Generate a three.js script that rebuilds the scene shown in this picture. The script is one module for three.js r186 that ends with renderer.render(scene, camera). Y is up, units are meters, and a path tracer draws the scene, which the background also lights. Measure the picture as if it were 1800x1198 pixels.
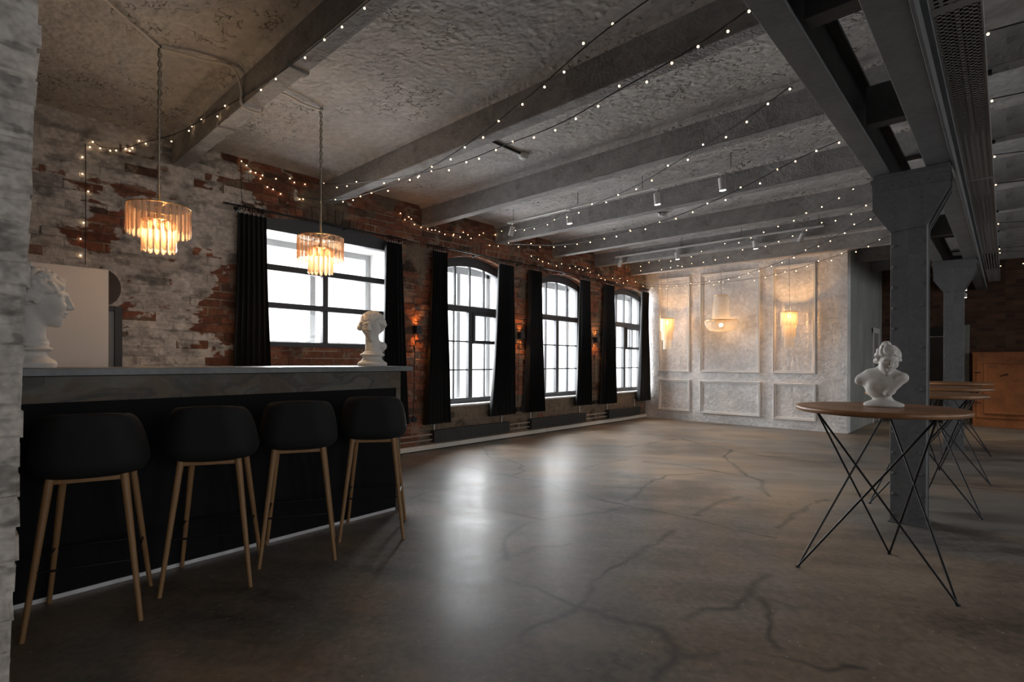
import * as THREE from 'three';
import { mergeGeometries } from 'three/addons/utils/BufferGeometryUtils.js';
import { RoundedBoxGeometry } from 'three/addons/geometries/RoundedBoxGeometry.js';
import { RectAreaLightUniformsLib } from 'three/addons/lights/RectAreaLightUniformsLib.js';

// ------------------------------------------------------------------ camera, sky, daylight, exposure
const scene = new THREE.Scene();
const FOCAL = 932;
const camera = new THREE.PerspectiveCamera(2 * Math.atan(599 / FOCAL) * 180 / Math.PI, 1800 / 1198, 0.05, 120);
camera.position.set(0, 1.2, 0);
camera.rotation.order = 'YXZ';
camera.rotation.set(0, 42.95 * Math.PI / 180, 0.18 * Math.PI / 180);
camera.setViewOffset(1800, 1198, 0, -36, 1800, 1198);      // a shifted lens: verticals stay upright
camera.updateProjectionMatrix();

const SKY = 2.2, DAY = 26, DAY_RIGHT = 3.2;                 // overcast sky seen and daylight in the openings
const CHANDELIER = 1.2, STRAND = 2.0, SPOT = 6;             // candela of one lamp
scene.background = new THREE.Color(0.97, 0.985, 1.0);     // even overcast
scene.backgroundIntensity = SKY;

RectAreaLightUniformsLib.init();
const renderer = new THREE.WebGLRenderer({ antialias: true });
renderer.toneMapping = THREE.LinearToneMapping;
renderer.toneMappingExposure = 1.0;
renderer.shadowMap.enabled = true;

// dimensions of the hall (metres)
const XW = -5.72, XR = 4.66, ZF = -10.4, ZB = -13.8, ZN = 3.2, YC = 3.27, YB = 3.0;
const WALL_T = 0.55;
// openings in the window wall: centre z, half width, sill, spring line of the arch, rise
const OPEN = [
  { zc: -3.06, hw: 0.80, y0: 1.35, y1: 2.60, rise: 0.0 },
  { zc: -5.40, hw: 0.67, y0: 0.57, y1: 2.60, rise: 0.14 },
  { zc: -7.51, hw: 0.68, y0: 0.57, y1: 2.60, rise: 0.14 },
  { zc: -9.80, hw: 0.68, y0: 0.57, y1: 2.60, rise: 0.14 },
];
const RIGHT_OPEN = [1.6, -0.8, -3.2, -5.6, -8.0, -10.4, -12.4].map((zc) => ({ zc, hw: 0.68, y0: 0.57, y1: 2.60, rise: 0.14 }));
// overcast daylight before each opening: the patch of sky that the window faces, leaning over it, as light falls from above
function daylight(o, x, inward, power) {
  const h = o.y1 + o.rise - o.y0, y = o.y0 + h / 2 + 0.45, l = new THREE.RectAreaLight(new THREE.Color(0.95, 0.98, 1.0), power, 2 * o.hw + 0.7, h + 0.6);
  l.position.set(x - 0.62 * inward, y, o.zc);
  l.lookAt(x + 0.38 * inward, y - 0.26, o.zc);
  l.name = 'window_daylight';
  scene.add(l);
}
for (const o of OPEN) daylight(o, XW - WALL_T - 0.06, 1, DAY);
for (const o of RIGHT_OPEN) daylight(o, XR + WALL_T + 0.06, -1, DAY_RIGHT);

// ------------------------------------------------------------------ helpers
let seed = 20240611;
const rnd = () => { seed = (seed * 1664525 + 1013904223) >>> 0; return seed / 4294967296; };
const R = (a, b) => a + (b - a) * rnd();
const clamp = (x, a = 0, b = 1) => x < a ? a : x > b ? b : x;
const lerp = (a, b, t) => a + (b - a) * t;
const sstep = (a, b, x) => { const t = clamp((x - a) / (b - a)); return t * t * (3 - 2 * t); };
const V3 = (x, y, z) => new THREE.Vector3(x, y, z);

const NT = new Float32Array(65536);
for (let i = 0; i < 65536; i++) NT[i] = rnd();
function vn(x, y) {                                         // value noise 0..1
  const xi = Math.floor(x), yi = Math.floor(y), fx = x - xi, fy = y - yi;
  const u = fx * fx * (3 - 2 * fx), v = fy * fy * (3 - 2 * fy);
  const a = (xi & 255), b = (xi + 1 & 255), c = (yi & 255) << 8, d = (yi + 1 & 255) << 8;
  const n0 = NT[a + c], n1 = NT[b + c], n2 = NT[a + d], n3 = NT[b + d];
  return (n0 + (n1 - n0) * u) * (1 - v) + (n2 + (n3 - n2) * u) * v;
}
function fbm(x, y, o = 4) {
  let s = 0, a = 0.5, t = 0;
  for (let i = 0; i < o; i++) { s += a * vn(x, y); t += a; a *= 0.5; x = x * 2.03 + 17.3; y = y * 2.03 + 9.7; }
  return s / t;
}
const hash2 = (i, j) => NT[((i * 73 + j * 151 + 7) & 255) + (((i * 37 + j * 89 + 3) & 255) << 8)];

const toS = (c) => { c = clamp(c); return 255 * (c <= 0.0031308 ? c * 12.92 : 1.055 * Math.pow(c, 1 / 2.4) - 0.055); };
const S_LUT = new Uint8Array(4097); for (let i = 0; i <= 4096; i++) S_LUT[i] = toS(i / 4096);
const sL = (c) => S_LUT[(clamp(c) * 4096) | 0];
// a texture over [x0, x0+wm] x [y0, y0+hm] metres of uv space; f(x, y, out) fills linear rgb (or grey) in out[0..2]
function tex(w, h, x0, y0, wm, hm, f, colour = true) {
  const d = new Uint8Array(w * h * 4), o = [0, 0, 0];
  for (let j = 0, k = 0; j < h; j++) for (let i = 0; i < w; i++, k += 4) {
    f(x0 + (i + 0.5) / w * wm, y0 + (j + 0.5) / h * hm, o);
    if (colour) { d[k] = sL(o[0]); d[k + 1] = sL(o[1]); d[k + 2] = sL(o[2]); }
    else d[k] = d[k + 1] = d[k + 2] = clamp(o[0]) * 255;
    d[k + 3] = 255;
  }
  const t = new THREE.DataTexture(d, w, h, THREE.RGBAFormat);
  t.magFilter = THREE.LinearFilter; t.minFilter = THREE.LinearFilter;
  t.wrapS = t.wrapT = THREE.RepeatWrapping;
  if (colour) t.colorSpace = THREE.SRGBColorSpace;
  t.repeat.set(1 / wm, 1 / hm); t.offset.set(-x0 / wm, -y0 / hm);
  t.needsUpdate = true;
  return t;
}
const lin = (r, g, b) => new THREE.Color().setRGB(r, g, b);
const std = (c, roughness = 0.6, more = {}) => new THREE.MeshStandardMaterial({ color: c, roughness, ...more });
const phys = (c, roughness, more = {}) => new THREE.MeshPhysicalMaterial({ color: c, roughness, ...more });

// uv in metres from the dominant axis of each face's normal; (z, y) on x faces, (x, z) on y faces, (x, y) on z faces
function uvMetres(g) {
  const p = g.attributes.position, n = g.attributes.normal, uv = new Float32Array(p.count * 2);
  for (let i = 0; i < p.count; i++) {
    const ax = Math.abs(n.getX(i)), ay = Math.abs(n.getY(i)), az = Math.abs(n.getZ(i));
    if (ax >= ay && ax >= az) { uv[2 * i] = -p.getZ(i); uv[2 * i + 1] = p.getY(i); }
    else if (ay >= az) { uv[2 * i] = p.getX(i); uv[2 * i + 1] = -p.getZ(i); }
    else { uv[2 * i] = p.getX(i); uv[2 * i + 1] = p.getY(i); }
  }
  g.setAttribute('uv', new THREE.BufferAttribute(uv, 2));
  return g;
}
const tidy = (g) => { const q = g.index ? g.toNonIndexed() : g; for (const k of Object.keys(q.attributes)) if (!['position', 'normal', 'uv'].includes(k)) q.deleteAttribute(k); return q; };
const merge = (list) => list.length === 1 ? list[0] : mergeGeometries(list.map(tidy), false);
// box from corner to corner; r rounds its edges
function box(x0, x1, y0, y1, z0, z1, r = 0) {
  const w = Math.abs(x1 - x0), h = Math.abs(y1 - y0), d = Math.abs(z1 - z0);
  const g = r ? new RoundedBoxGeometry(w, h, d, 2, Math.min(r, w / 2.01, h / 2.01, d / 2.01)) : new THREE.BoxGeometry(w, h, d);
  g.translate((x0 + x1) / 2, (y0 + y1) / 2, (z0 + z1) / 2);
  return uvMetres(g);
}
function cyl(a, b, r0, r1 = r0, seg = 12, open = false) {      // tapered cylinder from point a (r0) to b (r1)
  const A = V3(...a), B = V3(...b), L = A.distanceTo(B);
  const g = new THREE.CylinderGeometry(r1, r0, L, seg, 1, open);
  g.translate(0, L / 2, 0);
  g.applyQuaternion(new THREE.Quaternion().setFromUnitVectors(V3(0, 1, 0), B.sub(A).normalize()));
  g.translate(...a);
  return g;
}
function tube(pts, r, seg = 6, n = 0) {
  const c = new THREE.CatmullRomCurve3(pts.map((p) => V3(...p)), false, 'centripetal');
  return new THREE.TubeGeometry(c, n || pts.length * 4, r, seg, false);
}
const lathe = (prof, seg = 32) => new THREE.LatheGeometry(prof.map(([r, y]) => new THREE.Vector2(r, y)), seg);
const ball = (x, y, z, r, w = 10, h = 8) => { const g = new THREE.SphereGeometry(r, w, h); g.translate(x, y, z); return g; };
const move = (g, x, y, z) => { g.translate(x, y, z); return g; };

const taken = new Map();
function numbered(name) {
  const n = taken.get(name) ?? 0; taken.set(name, n + 1);
  return n ? `${name}_${String(n).padStart(3, '0')}` : name;
}
function shadows(o) { o.traverse((m) => { if (m.isMesh) { m.castShadow = true; m.receiveShadow = true; } }); return o; }
function thing(name, label, category, pos = [0, 0, 0], turn = 0, group) {
  const o = new THREE.Group(); o.name = numbered(name); o.position.set(...pos); o.rotation.y = turn;
  o.userData = { label, category }; if (group) o.userData.group = group;
  scene.add(o); return o;
}
function struct(name) { const o = new THREE.Group(); o.name = numbered(name); o.userData = { kind: 'structure' }; scene.add(o); return o; }
function part(parent, name, geos, mat, stuff = false) {
  const m = new THREE.Mesh(Array.isArray(geos) ? merge(geos) : geos, mat); m.name = name;
  m.castShadow = m.receiveShadow = true;
  if (stuff) m.userData.kind = 'stuff';
  parent.add(m); return m;
}
function copyOf(o, label, pos, turn) {
  const c = o.clone(); c.name = numbered(o.name.replace(/_\d{3}$/, '')); c.userData = { ...o.userData, label };
  c.position.set(...pos); c.rotation.set(0, turn ?? 0, 0); scene.add(c); return c;
}

// ------------------------------------------------------------------ materials of the shell
// cracks in the polished floor, as (x, z) on the floor
const CRACKS = [[[-4.61,-4.07],[-4.04,-4.03],[-3.76,-4.05],[-3.31,-4.06],[-2.98,-3.99],[-2.66,-3.9],[-2.43,-3.89],[-2.24,-3.9],[-2.07,-3.91],[-1.88,-3.91],[-1.68,-3.89],[-1.48,-3.87],[-1.31,-3.88],[-1.14,-3.89]],[[-3.77,-2.82],[-3.44,-2.9],[-3.07,-3.04],[-2.79,-3.07],[-2.55,-3.09]],[[-2.25,-2.33],[-2.41,-2.53],[-2.52,-2.71],[-2.57,-2.92],[-2.52,-3.23],[-2.44,-3.49],[-2.33,-3.73],[-2.29,-3.85]],[[-2.24,-2.25],[-2.26,-2.36],[-2.22,-2.53],[-2.15,-2.69],[-2.1,-2.84]],[[-1.53,-2.15],[-1.59,-2.32],[-1.66,-2.59],[-1.69,-2.83],[-1.69,-3.08],[-1.7,-3.28],[-1.73,-3.57]],[[-1.53,-2.15],[-1.61,-2.14],[-1.71,-2.14],[-1.82,-2.12],[-1.94,-2.14],[-2.08,-2.15]],[[-1.52,-2.12],[-1.55,-1.99],[-1.57,-1.86],[-1.56,-1.78],[-1.57,-1.71]],[[-1.52,-2.12],[-1.4,-2.15],[-1.28,-2.15],[-1.18,-2.16],[-1.1,-2.16],[-1.03,-2.11],[-1.0,-2.01],[-0.99,-1.92],[-0.97,-1.81]],[[-0.99,-2.03],[-0.91,-2.09],[-0.82,-2.23],[-0.71,-2.33],[-0.62,-2.37],[-0.52,-2.39],[-0.4,-2.47]],[[-1.07,-2.39],[-1.05,-2.52],[-0.98,-2.61],[-0.96,-2.76],[-0.95,-2.9],[-0.98,-3.07],[-0.99,-3.17]],[[-0.93,-2.83],[-0.85,-2.69],[-0.8,-2.55],[-0.74,-2.41],[-0.69,-2.36]],[[-0.93,-2.83],[-0.82,-2.84],[-0.73,-2.79]],[[-2.4,-4.02],[-2.51,-4.47],[-2.64,-4.93],[-2.59,-5.26],[-2.36,-5.59]],[[-2.75,-7.37],[-2.52,-6.57],[-2.09,-5.94],[-1.82,-5.63],[-1.54,-5.04]],[[-1.79,-4.02],[-1.81,-4.4],[-1.77,-4.68],[-1.74,-4.85]],[[-1.22,-4.16],[-1.21,-4.46],[-1.21,-4.78],[-1.21,-5.03],[-1.14,-5.29]],[[-4.43,-4.74],[-4.1,-4.56],[-3.87,-4.34],[-3.81,-4.1]],[[-3.34,-4.45],[-3.46,-4.84],[-3.46,-5.41],[-3.41,-5.72]],[[-3.8,-2.79],[-3.88,-3.09],[-3.85,-3.35]],[[-5.36,-5.18],[-4.67,-4.63]],[[-3.19,-5.75],[-2.74,-5.86],[-1.76,-5.69]],[[-3.75,-7.91],[-2.58,-7.22],[-1.56,-7.12]],[[-4.66,-6.23],[-3.92,-6.58],[-3.72,-7.94]]];
const HAIRLINES = [[[-2.1,-1.64],[-2.2,-1.81],[-2.34,-2.01]],[[-1.98,-1.51],[-1.82,-1.52],[-1.71,-1.49],[-1.68,-1.56],[-1.56,-1.51],[-1.4,-1.43]],[[-2.19,-1.93],[-2.23,-2.08]],[[-1.33,-1.6],[-1.31,-1.65],[-1.21,-1.69]],[[-2.13,-1.7],[-2.06,-1.81],[-1.91,-1.73]],[[-1.79,-1.38],[-1.72,-1.44],[-1.71,-1.49]]];
for (let k = 0; k < 26; k++) {                               // the same kind of crack where the photograph does not look
  let x = R(0.6, 4.4), z = R(-12, 3), a = R(0, 6.3); const l = [[x, z]];
  for (let i = 0; i < 6; i++) { a += R(-0.5, 0.5); x += Math.cos(a) * 0.35; z += Math.sin(a) * 0.35; l.push([x, z]); }
  CRACKS.push(l);
}
function crackMask(W, H, x0, v0, wm, hm) {
  const m = new Float32Array(W * H), px = W / wm;
  const stamp = (x, v, r, s) => {
    const cx = (x - x0) * px, cy = (v - v0) * H / hm, rr = r * px, n = Math.ceil(rr);
    for (let j = -n; j <= n; j++) for (let i = -n; i <= n; i++) {
      const X = Math.round(cx) + i, Y = Math.round(cy) + j; if (X < 0 || Y < 0 || X >= W || Y >= H) continue;
      const d = Math.hypot(X - cx, Y - cy) / rr; if (d >= 1) continue;
      const w = s * (1 - d); if (w > m[Y * W + X]) m[Y * W + X] = w;
    }
  };
  const run = (list, wide, s) => list.forEach((l, k) => {
    for (let i = 0; i + 1 < l.length; i++) {
      const [ax, az] = l[i], [bx, bz] = l[i + 1], n = Math.ceil(Math.hypot(bx - ax, bz - az) / 0.006);
      for (let q = 0; q < n; q++) {
        const t = q / n, x = lerp(ax, bx, t), z = lerp(az, bz, t);
        const ox = (fbm(x * 5 + k, z * 5, 3) - 0.5) * 0.11, oz = (fbm(x * 5 + 40, z * 5 + k, 3) - 0.5) * 0.11;
        const w = wide * (0.3 + 1.5 * vn(x * 4 + k * 3, z * 4)) * (0.75 + 0.5 * vn(x * 31, z * 31)), f = s * (0.35 + 0.8 * vn(x * 2.6 + k, z * 2.6 + 5)) * (0.7 + 0.5 * vn(x * 23 + 9, z * 23));
        stamp(x + ox, -(z + oz), Math.max(w, 1.2 / px), f);
      }
    }
  });
  run(CRACKS, 0.030, 1.05); run(HAIRLINES, 0.003, 1.3);
  return m;
}
function floorTextures(W, H, x0, v0, wm, hm, detail) {
  const m = crackMask(W, H, x0, v0, wm, hm);
  const rough = new Uint8Array(W * H * 4);
  const map = tex(W, H, x0, v0, wm, hm, (x, v, o) => {
    const i = clamp(Math.floor((x - x0) / wm * W), 0, W - 1), j = clamp(Math.floor((v - v0) / hm * H), 0, H - 1), k = j * W + i;
    const big = fbm(x * 0.55 + 3, v * 0.55 + 8, 4), mid = fbm(x * 2.2 + 31, v * 2.2, 4), st = fbm(x * 1.5 + v * 1.1, v * 6.5 - x * 4.2, 4), fine = detail ? fbm(x * 42, v * 42, 3) : 0.5;
    const blotch = sstep(0.56, 0.70, fbm(x * 1.25 + 70, v * 1.25 + 22, 5));
    const warm = sstep(0.40, 0.62, big * 0.6 + mid * 0.4);
    const tone = 0.64 + 0.50 * mid + 0.75 * (st - 0.5) + 0.62 * (fine - 0.5) + 0.4 * (big - 0.5) - 0.24 * blotch;
    let r = lerp(0.200, 0.215, warm) * tone, g = lerp(0.184, 0.167, warm) * tone, b = lerp(0.168, 0.126, warm) * tone;
    const c = clamp(m[k]) * 0.78;
    r = lerp(r, 0.034, c); g = lerp(g, 0.034, c); b = lerp(b, 0.033, c);
    if (detail) {                                            // pale grains of aggregate
      const gx = Math.floor(x * 70), gy = Math.floor(v * 70);
      if (hash2(gx, gy) > 0.991 && Math.hypot(x * 70 - gx - 0.5, v * 70 - gy - 0.5) < 0.12 + 0.2 * hash2(gy, gx)) { r = 0.42; g = 0.37; b = 0.30; }
    }
    o[0] = r; o[1] = g; o[2] = b;
    const q = 0.50 + 0.14 * (mid - 0.5) + 0.10 * (st - 0.5) + 0.16 * (fine - 0.5) + 0.08 * c;
    rough[k * 4] = rough[k * 4 + 1] = rough[k * 4 + 2] = clamp(q, 0.12, 0.7) * 255; rough[k * 4 + 3] = 255;
  });
  const rt = new THREE.DataTexture(rough, W, H, THREE.RGBAFormat);
  rt.magFilter = rt.minFilter = THREE.LinearFilter; rt.wrapS = rt.wrapT = THREE.RepeatWrapping;
  rt.repeat.copy(map.repeat); rt.offset.copy(map.offset); rt.needsUpdate = true;
  return { map, roughnessMap: rt };
}
const M = {};
// fine relief shared by masonry and plaster, 2 m tile made seamless by blending
function tileNoise(size, m, f) {
  return tex(size, size, 0, 0, m, m, (x, y, o) => {
    const u = x / m, v = y / m;
    o[0] = f(x, y) * (1 - u) * (1 - v) + f(x - m, y) * u * (1 - v) + f(x, y - m) * (1 - u) * v + f(x - m, y - m) * u * v;
  }, false);
}
M.grit = tileNoise(512, 1.6, (x, y) => 0.5 + 0.9 * (fbm(x * 9 + 50, y * 9 + 50, 5) - 0.5) + 0.25 * (vn(x * 90 + 300, y * 90 + 300) - 0.5));
const NEAR = { x0: -3.7, x1: 1.5, z0: -5.2, z1: 0 };
M.floorNear = phys(0xffffff, 1, { ...floorTextures(1856, 1856, NEAR.x0, 0, 5.2, 5.2, true), specularIntensity: 0.6, clearcoat: 0.13, clearcoatRoughness: 0.26, bumpMap: M.grit, bumpScale: 0.0008 });
M.floorFar = phys(0xffffff, 1, { ...floorTextures(1280, 1856, -6.4, -3.6, 12, 17.6, false), specularIntensity: 0.6, clearcoat: 0.13, clearcoatRoughness: 0.26 });

// flaking whitewash of the ceiling: plates of old paint with lifted dark edges, in patches
function flakes(x, y) {
  const wx = x + 0.07 * (fbm(x * 7, y * 7, 3) - 0.5), wy = y + 0.07 * (fbm(x * 7 + 60, y * 7 + 20, 3) - 0.5);
  const a = Math.abs(fbm(wx * 17 + 11, wy * 30 + 4, 3) - 0.5), patch = sstep(0.36, 0.60, fbm(x * 1.15 + 5, y * 1.15 + 77, 3));
  return (1 - sstep(0.008, 0.036, a)) * patch * sstep(0.44, 0.60, fbm(wx * 9, wy * 13, 2));
}
M.ceilMap = tex(1664, 1664, 0, 0, 6.2, 6.2, (x, y, o) => {
  const t = 0.86 + 0.34 * (fbm(x * 2.4, y * 2.4, 4) - 0.5) + 0.34 * (fbm(x * 21, y * 26, 3) - 0.5), f = flakes(x, y);
  const w = sstep(0.4, 0.7, fbm(x * 0.8 + 9, y * 0.8 + 2, 3));
  o[0] = lerp(0.53, 0.56, w) * t * (1 - 0.7 * f); o[1] = lerp(0.52, 0.53, w) * t * (1 - 0.73 * f); o[2] = lerp(0.52, 0.505, w) * t * (1 - 0.76 * f);
});
M.ceilMap.wrapS = M.ceilMap.wrapT = THREE.MirroredRepeatWrapping;
M.ceilBump = tex(1024, 1024, 0, 0, 6.2, 6.2, (x, y, o) => { o[0] = 0.5 + 0.22 * (fbm(x * 8, y * 8, 3) - 0.5) + 0.42 * (fbm(x * 30, y * 40, 3) - 0.5) - 0.3 * flakes(x, y); }, false);
M.ceilBump.wrapS = M.ceilBump.wrapT = THREE.MirroredRepeatWrapping;
M.ceiling = std(0xffffff, 0.93, { map: M.ceilMap, bumpMap: M.ceilBump, bumpScale: 0.03 });
M.beamMap = tex(1024, 512, 0, 0, 4, 2, (x, y, o) => {
  const t = 0.8 + 0.5 * (fbm(x * 3, y * 7, 4) - 0.5) + 0.3 * (fbm(x * 22, y * 22, 3) - 0.5), chip = 0.35 * sstep(0.66, 0.74, fbm(x * 9 + 7, y * 14, 4));
  o[0] = 0.37 * t * (1 - 0.5 * chip); o[1] = 0.36 * t * (1 - 0.54 * chip); o[2] = 0.355 * t * (1 - 0.58 * chip);
});
M.beam = std(0xffffff, 0.9, { map: M.beamMap, bumpMap: M.grit, bumpScale: 0.016 });

// window wall: old brick, whitewashed in the bar corner, bare and smeared with plaster further on. u = -z, v = y
const COURSE = 0.082, BRICK = 0.272;
const patch = (u, v, cu, cv, ru, rv) => { const a = (u - cu) / ru, b = (v - cv) / rv; return Math.exp(-(a * a + b * b)); };
function paintAt(u, v) {                                      // 1 = covered by whitewash
  let b = 0.86 - 1.0 * sstep(1.75, 2.6, u + 0.35 * (fbm(u * 1.7, v * 1.7, 3) - 0.5)) + 0.30 * sstep(2.7, 2.95, v) * (1 - sstep(2.5, 4.2, u));
  b -= 1.1 * patch(u, v, 1.92, 1.72, 0.22, 0.42) + 0.75 * patch(u, v, 1.2, 2.72, 0.34, 0.07) + 0.8 * patch(u, v, 1.06, 2.45, 0.26, 0.10) + 0.75 * patch(u, v, 0.82, 2.22, 0.18, 0.09) + 0.7 * patch(u, v, 1.35, 3.0, 0.3, 0.1) + 0.45 * patch(u, v, 1.05, 1.62, 0.12, 0.22);
  const [c, k] = brickCell(u, v);
  b -= 0.55 * sstep(0.80, 0.97, hash2(c + 91, k + 17)) * (0.4 + 1.2 * fbm(u * 9, v * 14, 3));       // single bricks that lost their coat
  return b + 1.35 * (fbm(u * 4.2 + 8, v * 6.5 + 3, 5) - 0.56) + 0.5 * (fbm(u * 22, v * 30, 3) - 0.5);
}
function smearAt(u, v) {                                      // 1 = grey-brown plaster over the brick
  let b = 0.0;
  b += 0.9 * patch(u, v, 2.95, 2.86, 0.16, 0.22) + 0.42 * sstep(0.75, 0.5, v) * sstep(4.2, 4.5, u);
  for (const o of OPEN.slice(1)) b += 0.45 * patch(u, v, -o.zc - 0.1, 0.47, 0.6, 0.14);
  b += 0.35 * patch(u, v, 6.45, 2.2, 0.22, 0.5) + 0.42 * patch(u, v, 8.75, 2.1, 0.25, 0.55) + 0.25 * patch(u, v, 4.35, 2.5, 0.2, 0.3);
  return b + 0.95 * (fbm(u * 2.6 + 90, v * 3.4 + 13, 5) - 0.52);
}
function brickCell(u, v) {
  const c = Math.floor(v / COURSE), s = (c & 1) * BRICK * 0.5 + (hash2(c, 3) - 0.5) * 0.05;
  return [c, Math.floor((u + 20 + s) / BRICK), s];
}
function wallColour(u, v, o) {
  const [c, k, s] = brickCell(u, v), h = hash2(c, k), h2 = hash2(k + 50, c + 9);
  const fx = (u + 20 + s) / BRICK - k, fy = v / COURSE - c;
  const wob = 0.05 * (fbm(u * 20, v * 20, 3) - 0.5);
  const ed = Math.min(Math.min(fx, 1 - fx) * BRICK, Math.min(fy, 1 - fy) * COURSE) + wob * 0.12;
  const joint = 1 - sstep(0.003, 0.009, ed);
  const grain = fbm(u * 34, v * 34, 4), blot = fbm(u * 7 + 3, v * 7 + 30, 4);
  let t = (0.62 + 0.6 * h) * (0.6 + 0.8 * grain) * (0.7 + 0.6 * blot);
  let r = lerp(0.215, 0.265, h2) * t, g = lerp(0.078, 0.108, h2) * t, b = lerp(0.043, 0.060, h2) * t;
  if (h > 0.9) { r *= 0.35; g *= 0.5; b *= 0.6; }             // burnt brick
  const lime = joint * sstep(0.42, 0.66, fbm(u * 5 + 70, v * 5, 3)), jd = joint * 0.7;
  r = lerp(r, 0.12, jd); g = lerp(g, 0.085, jd); b = lerp(b, 0.06, jd);
  r = lerp(r, 0.36, lime); g = lerp(g, 0.29, lime); b = lerp(b, 0.22, lime);
  const rub = sstep(0.60, 0.70, fbm(u * 8 + 150, v * 11 + 90, 5)) * 0.55;                       // lime rubbed over the brick faces
  r = lerp(r, 0.30, rub); g = lerp(g, 0.24, rub); b = lerp(b, 0.185, rub);
  const sm = sstep(0.08, 0.22, smearAt(u, v)) * 0.88;
  const st = 0.7 + 0.6 * blot * grain * 1.6;
  r = lerp(r, 0.185 * st, sm); g = lerp(g, 0.145 * st, sm); b = lerp(b, 0.105 * st, sm);
  const pr = paintAt(u, v), p = sstep(0.30, 0.42, pr);
  if (p > 0) {
    const dirt = sstep(0.5, 0.75, fbm(u * 8 + 20, v * 15 + 5, 5)), seam = joint * sstep(0.5, 0.75, fbm(u * 6 + 4, v * 9 + 61, 3));
    const crack = 1 - sstep(0.004, 0.02, Math.abs(fbm(u * 10 + 33, v * 13 + 21, 4) - 0.5) + 0.03 * vn(u * 3, v * 3));
    const w = (0.80 + 0.6 * (grain - 0.5) + 0.6 * (blot - 0.5)) * (1 - 0.45 * dirt) * (1 - 0.4 * seam) * (1 - 0.5 * crack);
    r = lerp(r, 0.70 * w, p); g = lerp(g, 0.64 * w, p); b = lerp(b, 0.575 * w, p);
  }
  const soot = sstep(0.60, 0.74, fbm(u * 3.1 + 200, v * 4.6 + 40, 5)) * 0.5;
  o[0] = r * (1 - soot); o[1] = g * (1 - soot); o[2] = b * (1 - soot);
}
const SPLIT = -4.25;
M.wallA = std(0xffffff, 0.92, { map: tex(1792, 1176, -0.75, -0.02, 5.0, 3.32, wallColour), bumpMap: M.grit, bumpScale: 0.02 });
M.wallB = std(0xffffff, 0.92, { map: tex(1664, 880, 4.25, -0.02, 6.25, 3.32, wallColour), bumpMap: M.grit, bumpScale: 0.02 });
M.pier = std(0xffffff, 0.92, {
  map: tex(512, 2048, -0.4, -0.02, 0.95, 3.32, (u, v, o) => {
    const grain = fbm(u * 60, v * 60, 4), blot = fbm(u * 12, v * 12, 4), dirt = sstep(0.58, 0.72, fbm(u * 9 + 5, v * 22 + 5, 4)), lime = sstep(0.62, 0.7, fbm(u * 11 + 40, v * 15, 4));
    const w = (0.62 + 0.5 * (grain - 0.5) + 0.5 * (blot - 0.5)) * (1 - 0.45 * dirt);
    o[0] = lerp(0.92 * w, 0.80, lime * 0.5); o[1] = lerp(0.83 * w, 0.75, lime * 0.5); o[2] = lerp(0.745 * w, 0.69, lime * 0.5);
  }), bumpMap: M.grit, bumpScale: 0.02,
});
// brick too far away to tell apart
M.farBrick = std(0xffffff, 0.92, {
  map: tex(1024, 512, 0, 0, 6.4, 3.28, (u, v, o) => {
    const c = Math.floor(v / COURSE), s = (c & 1) * 0.136, k = Math.floor((u + s) / BRICK), h = hash2(c + 7, k + 31), fx = (u + s) / BRICK - k, fy = v / COURSE - c;
    const j = Math.min(Math.min(fx, 1 - fx) * BRICK, Math.min(fy, 1 - fy) * COURSE) < 0.007 ? 1 : 0, t = (0.5 + 0.6 * h) * (0.6 + 0.8 * fbm(u * 5, v * 7, 4));
    o[0] = j ? 0.075 : 0.125 * t; o[1] = j ? 0.058 : 0.058 * t; o[2] = j ? 0.044 : 0.034 * t;
  }), bumpMap: M.grit, bumpScale: 0.01,
});
// trowelled plaster of the panelled wall
M.plaster = std(0xffffff, 0.82, {
  map: tex(1024, 1024, 0, 0, 3.4, 3.4, (x, y, o) => {
    const t = 0.9 + 0.3 * (fbm(x * 3.1, y * 3.1, 4) - 0.5) + 0.35 * (fbm(x * 24, y * 24, 3) - 0.5), w = sstep(0.42, 0.66, fbm(x * 4 + 7, y * 5 + 1, 4));
    o[0] = lerp(0.78, 0.87, w) * t; o[1] = lerp(0.775, 0.865, w) * t; o[2] = lerp(0.775, 0.865, w) * t;
  }), bumpMap: tex(1024, 1024, 0, 0, 3.4, 3.4, (x, y, o) => { o[0] = 0.5 + 0.9 * (fbm(x * 26 + 3 * fbm(x * 9, y * 9, 2), y * 26, 4) - 0.5); }, false), bumpScale: 0.014,
});
M.moulding = std(lin(0.83, 0.825, 0.82), 0.6);
M.greyPlaster = std(0xffffff, 0.9, {
  map: tex(512, 512, 0, 0, 3.4, 3.4, (x, y, o) => { const t = 0.85 + 0.5 * (fbm(x * 3, y * 1.2, 4) - 0.5) + 0.2 * (fbm(x * 20, y * 20, 3) - 0.5); o[0] = 0.33 * t; o[1] = 0.34 * t; o[2] = 0.32 * t; }), bumpMap: M.grit, bumpScale: 0.01,
});
M.reveal = std(lin(0.72, 0.71, 0.70), 0.9, { bumpMap: M.grit, bumpScale: 0.012 });
M.frame = std(lin(0.055, 0.057, 0.062), 0.55, { bumpMap: M.grit, bumpScale: 0.003 });
M.whiteFrame = std(lin(0.34, 0.345, 0.35), 0.6);
M.glass = phys(0xffffff, 0.02, { transmission: 1, thickness: 0, ior: 1.5 });
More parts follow.
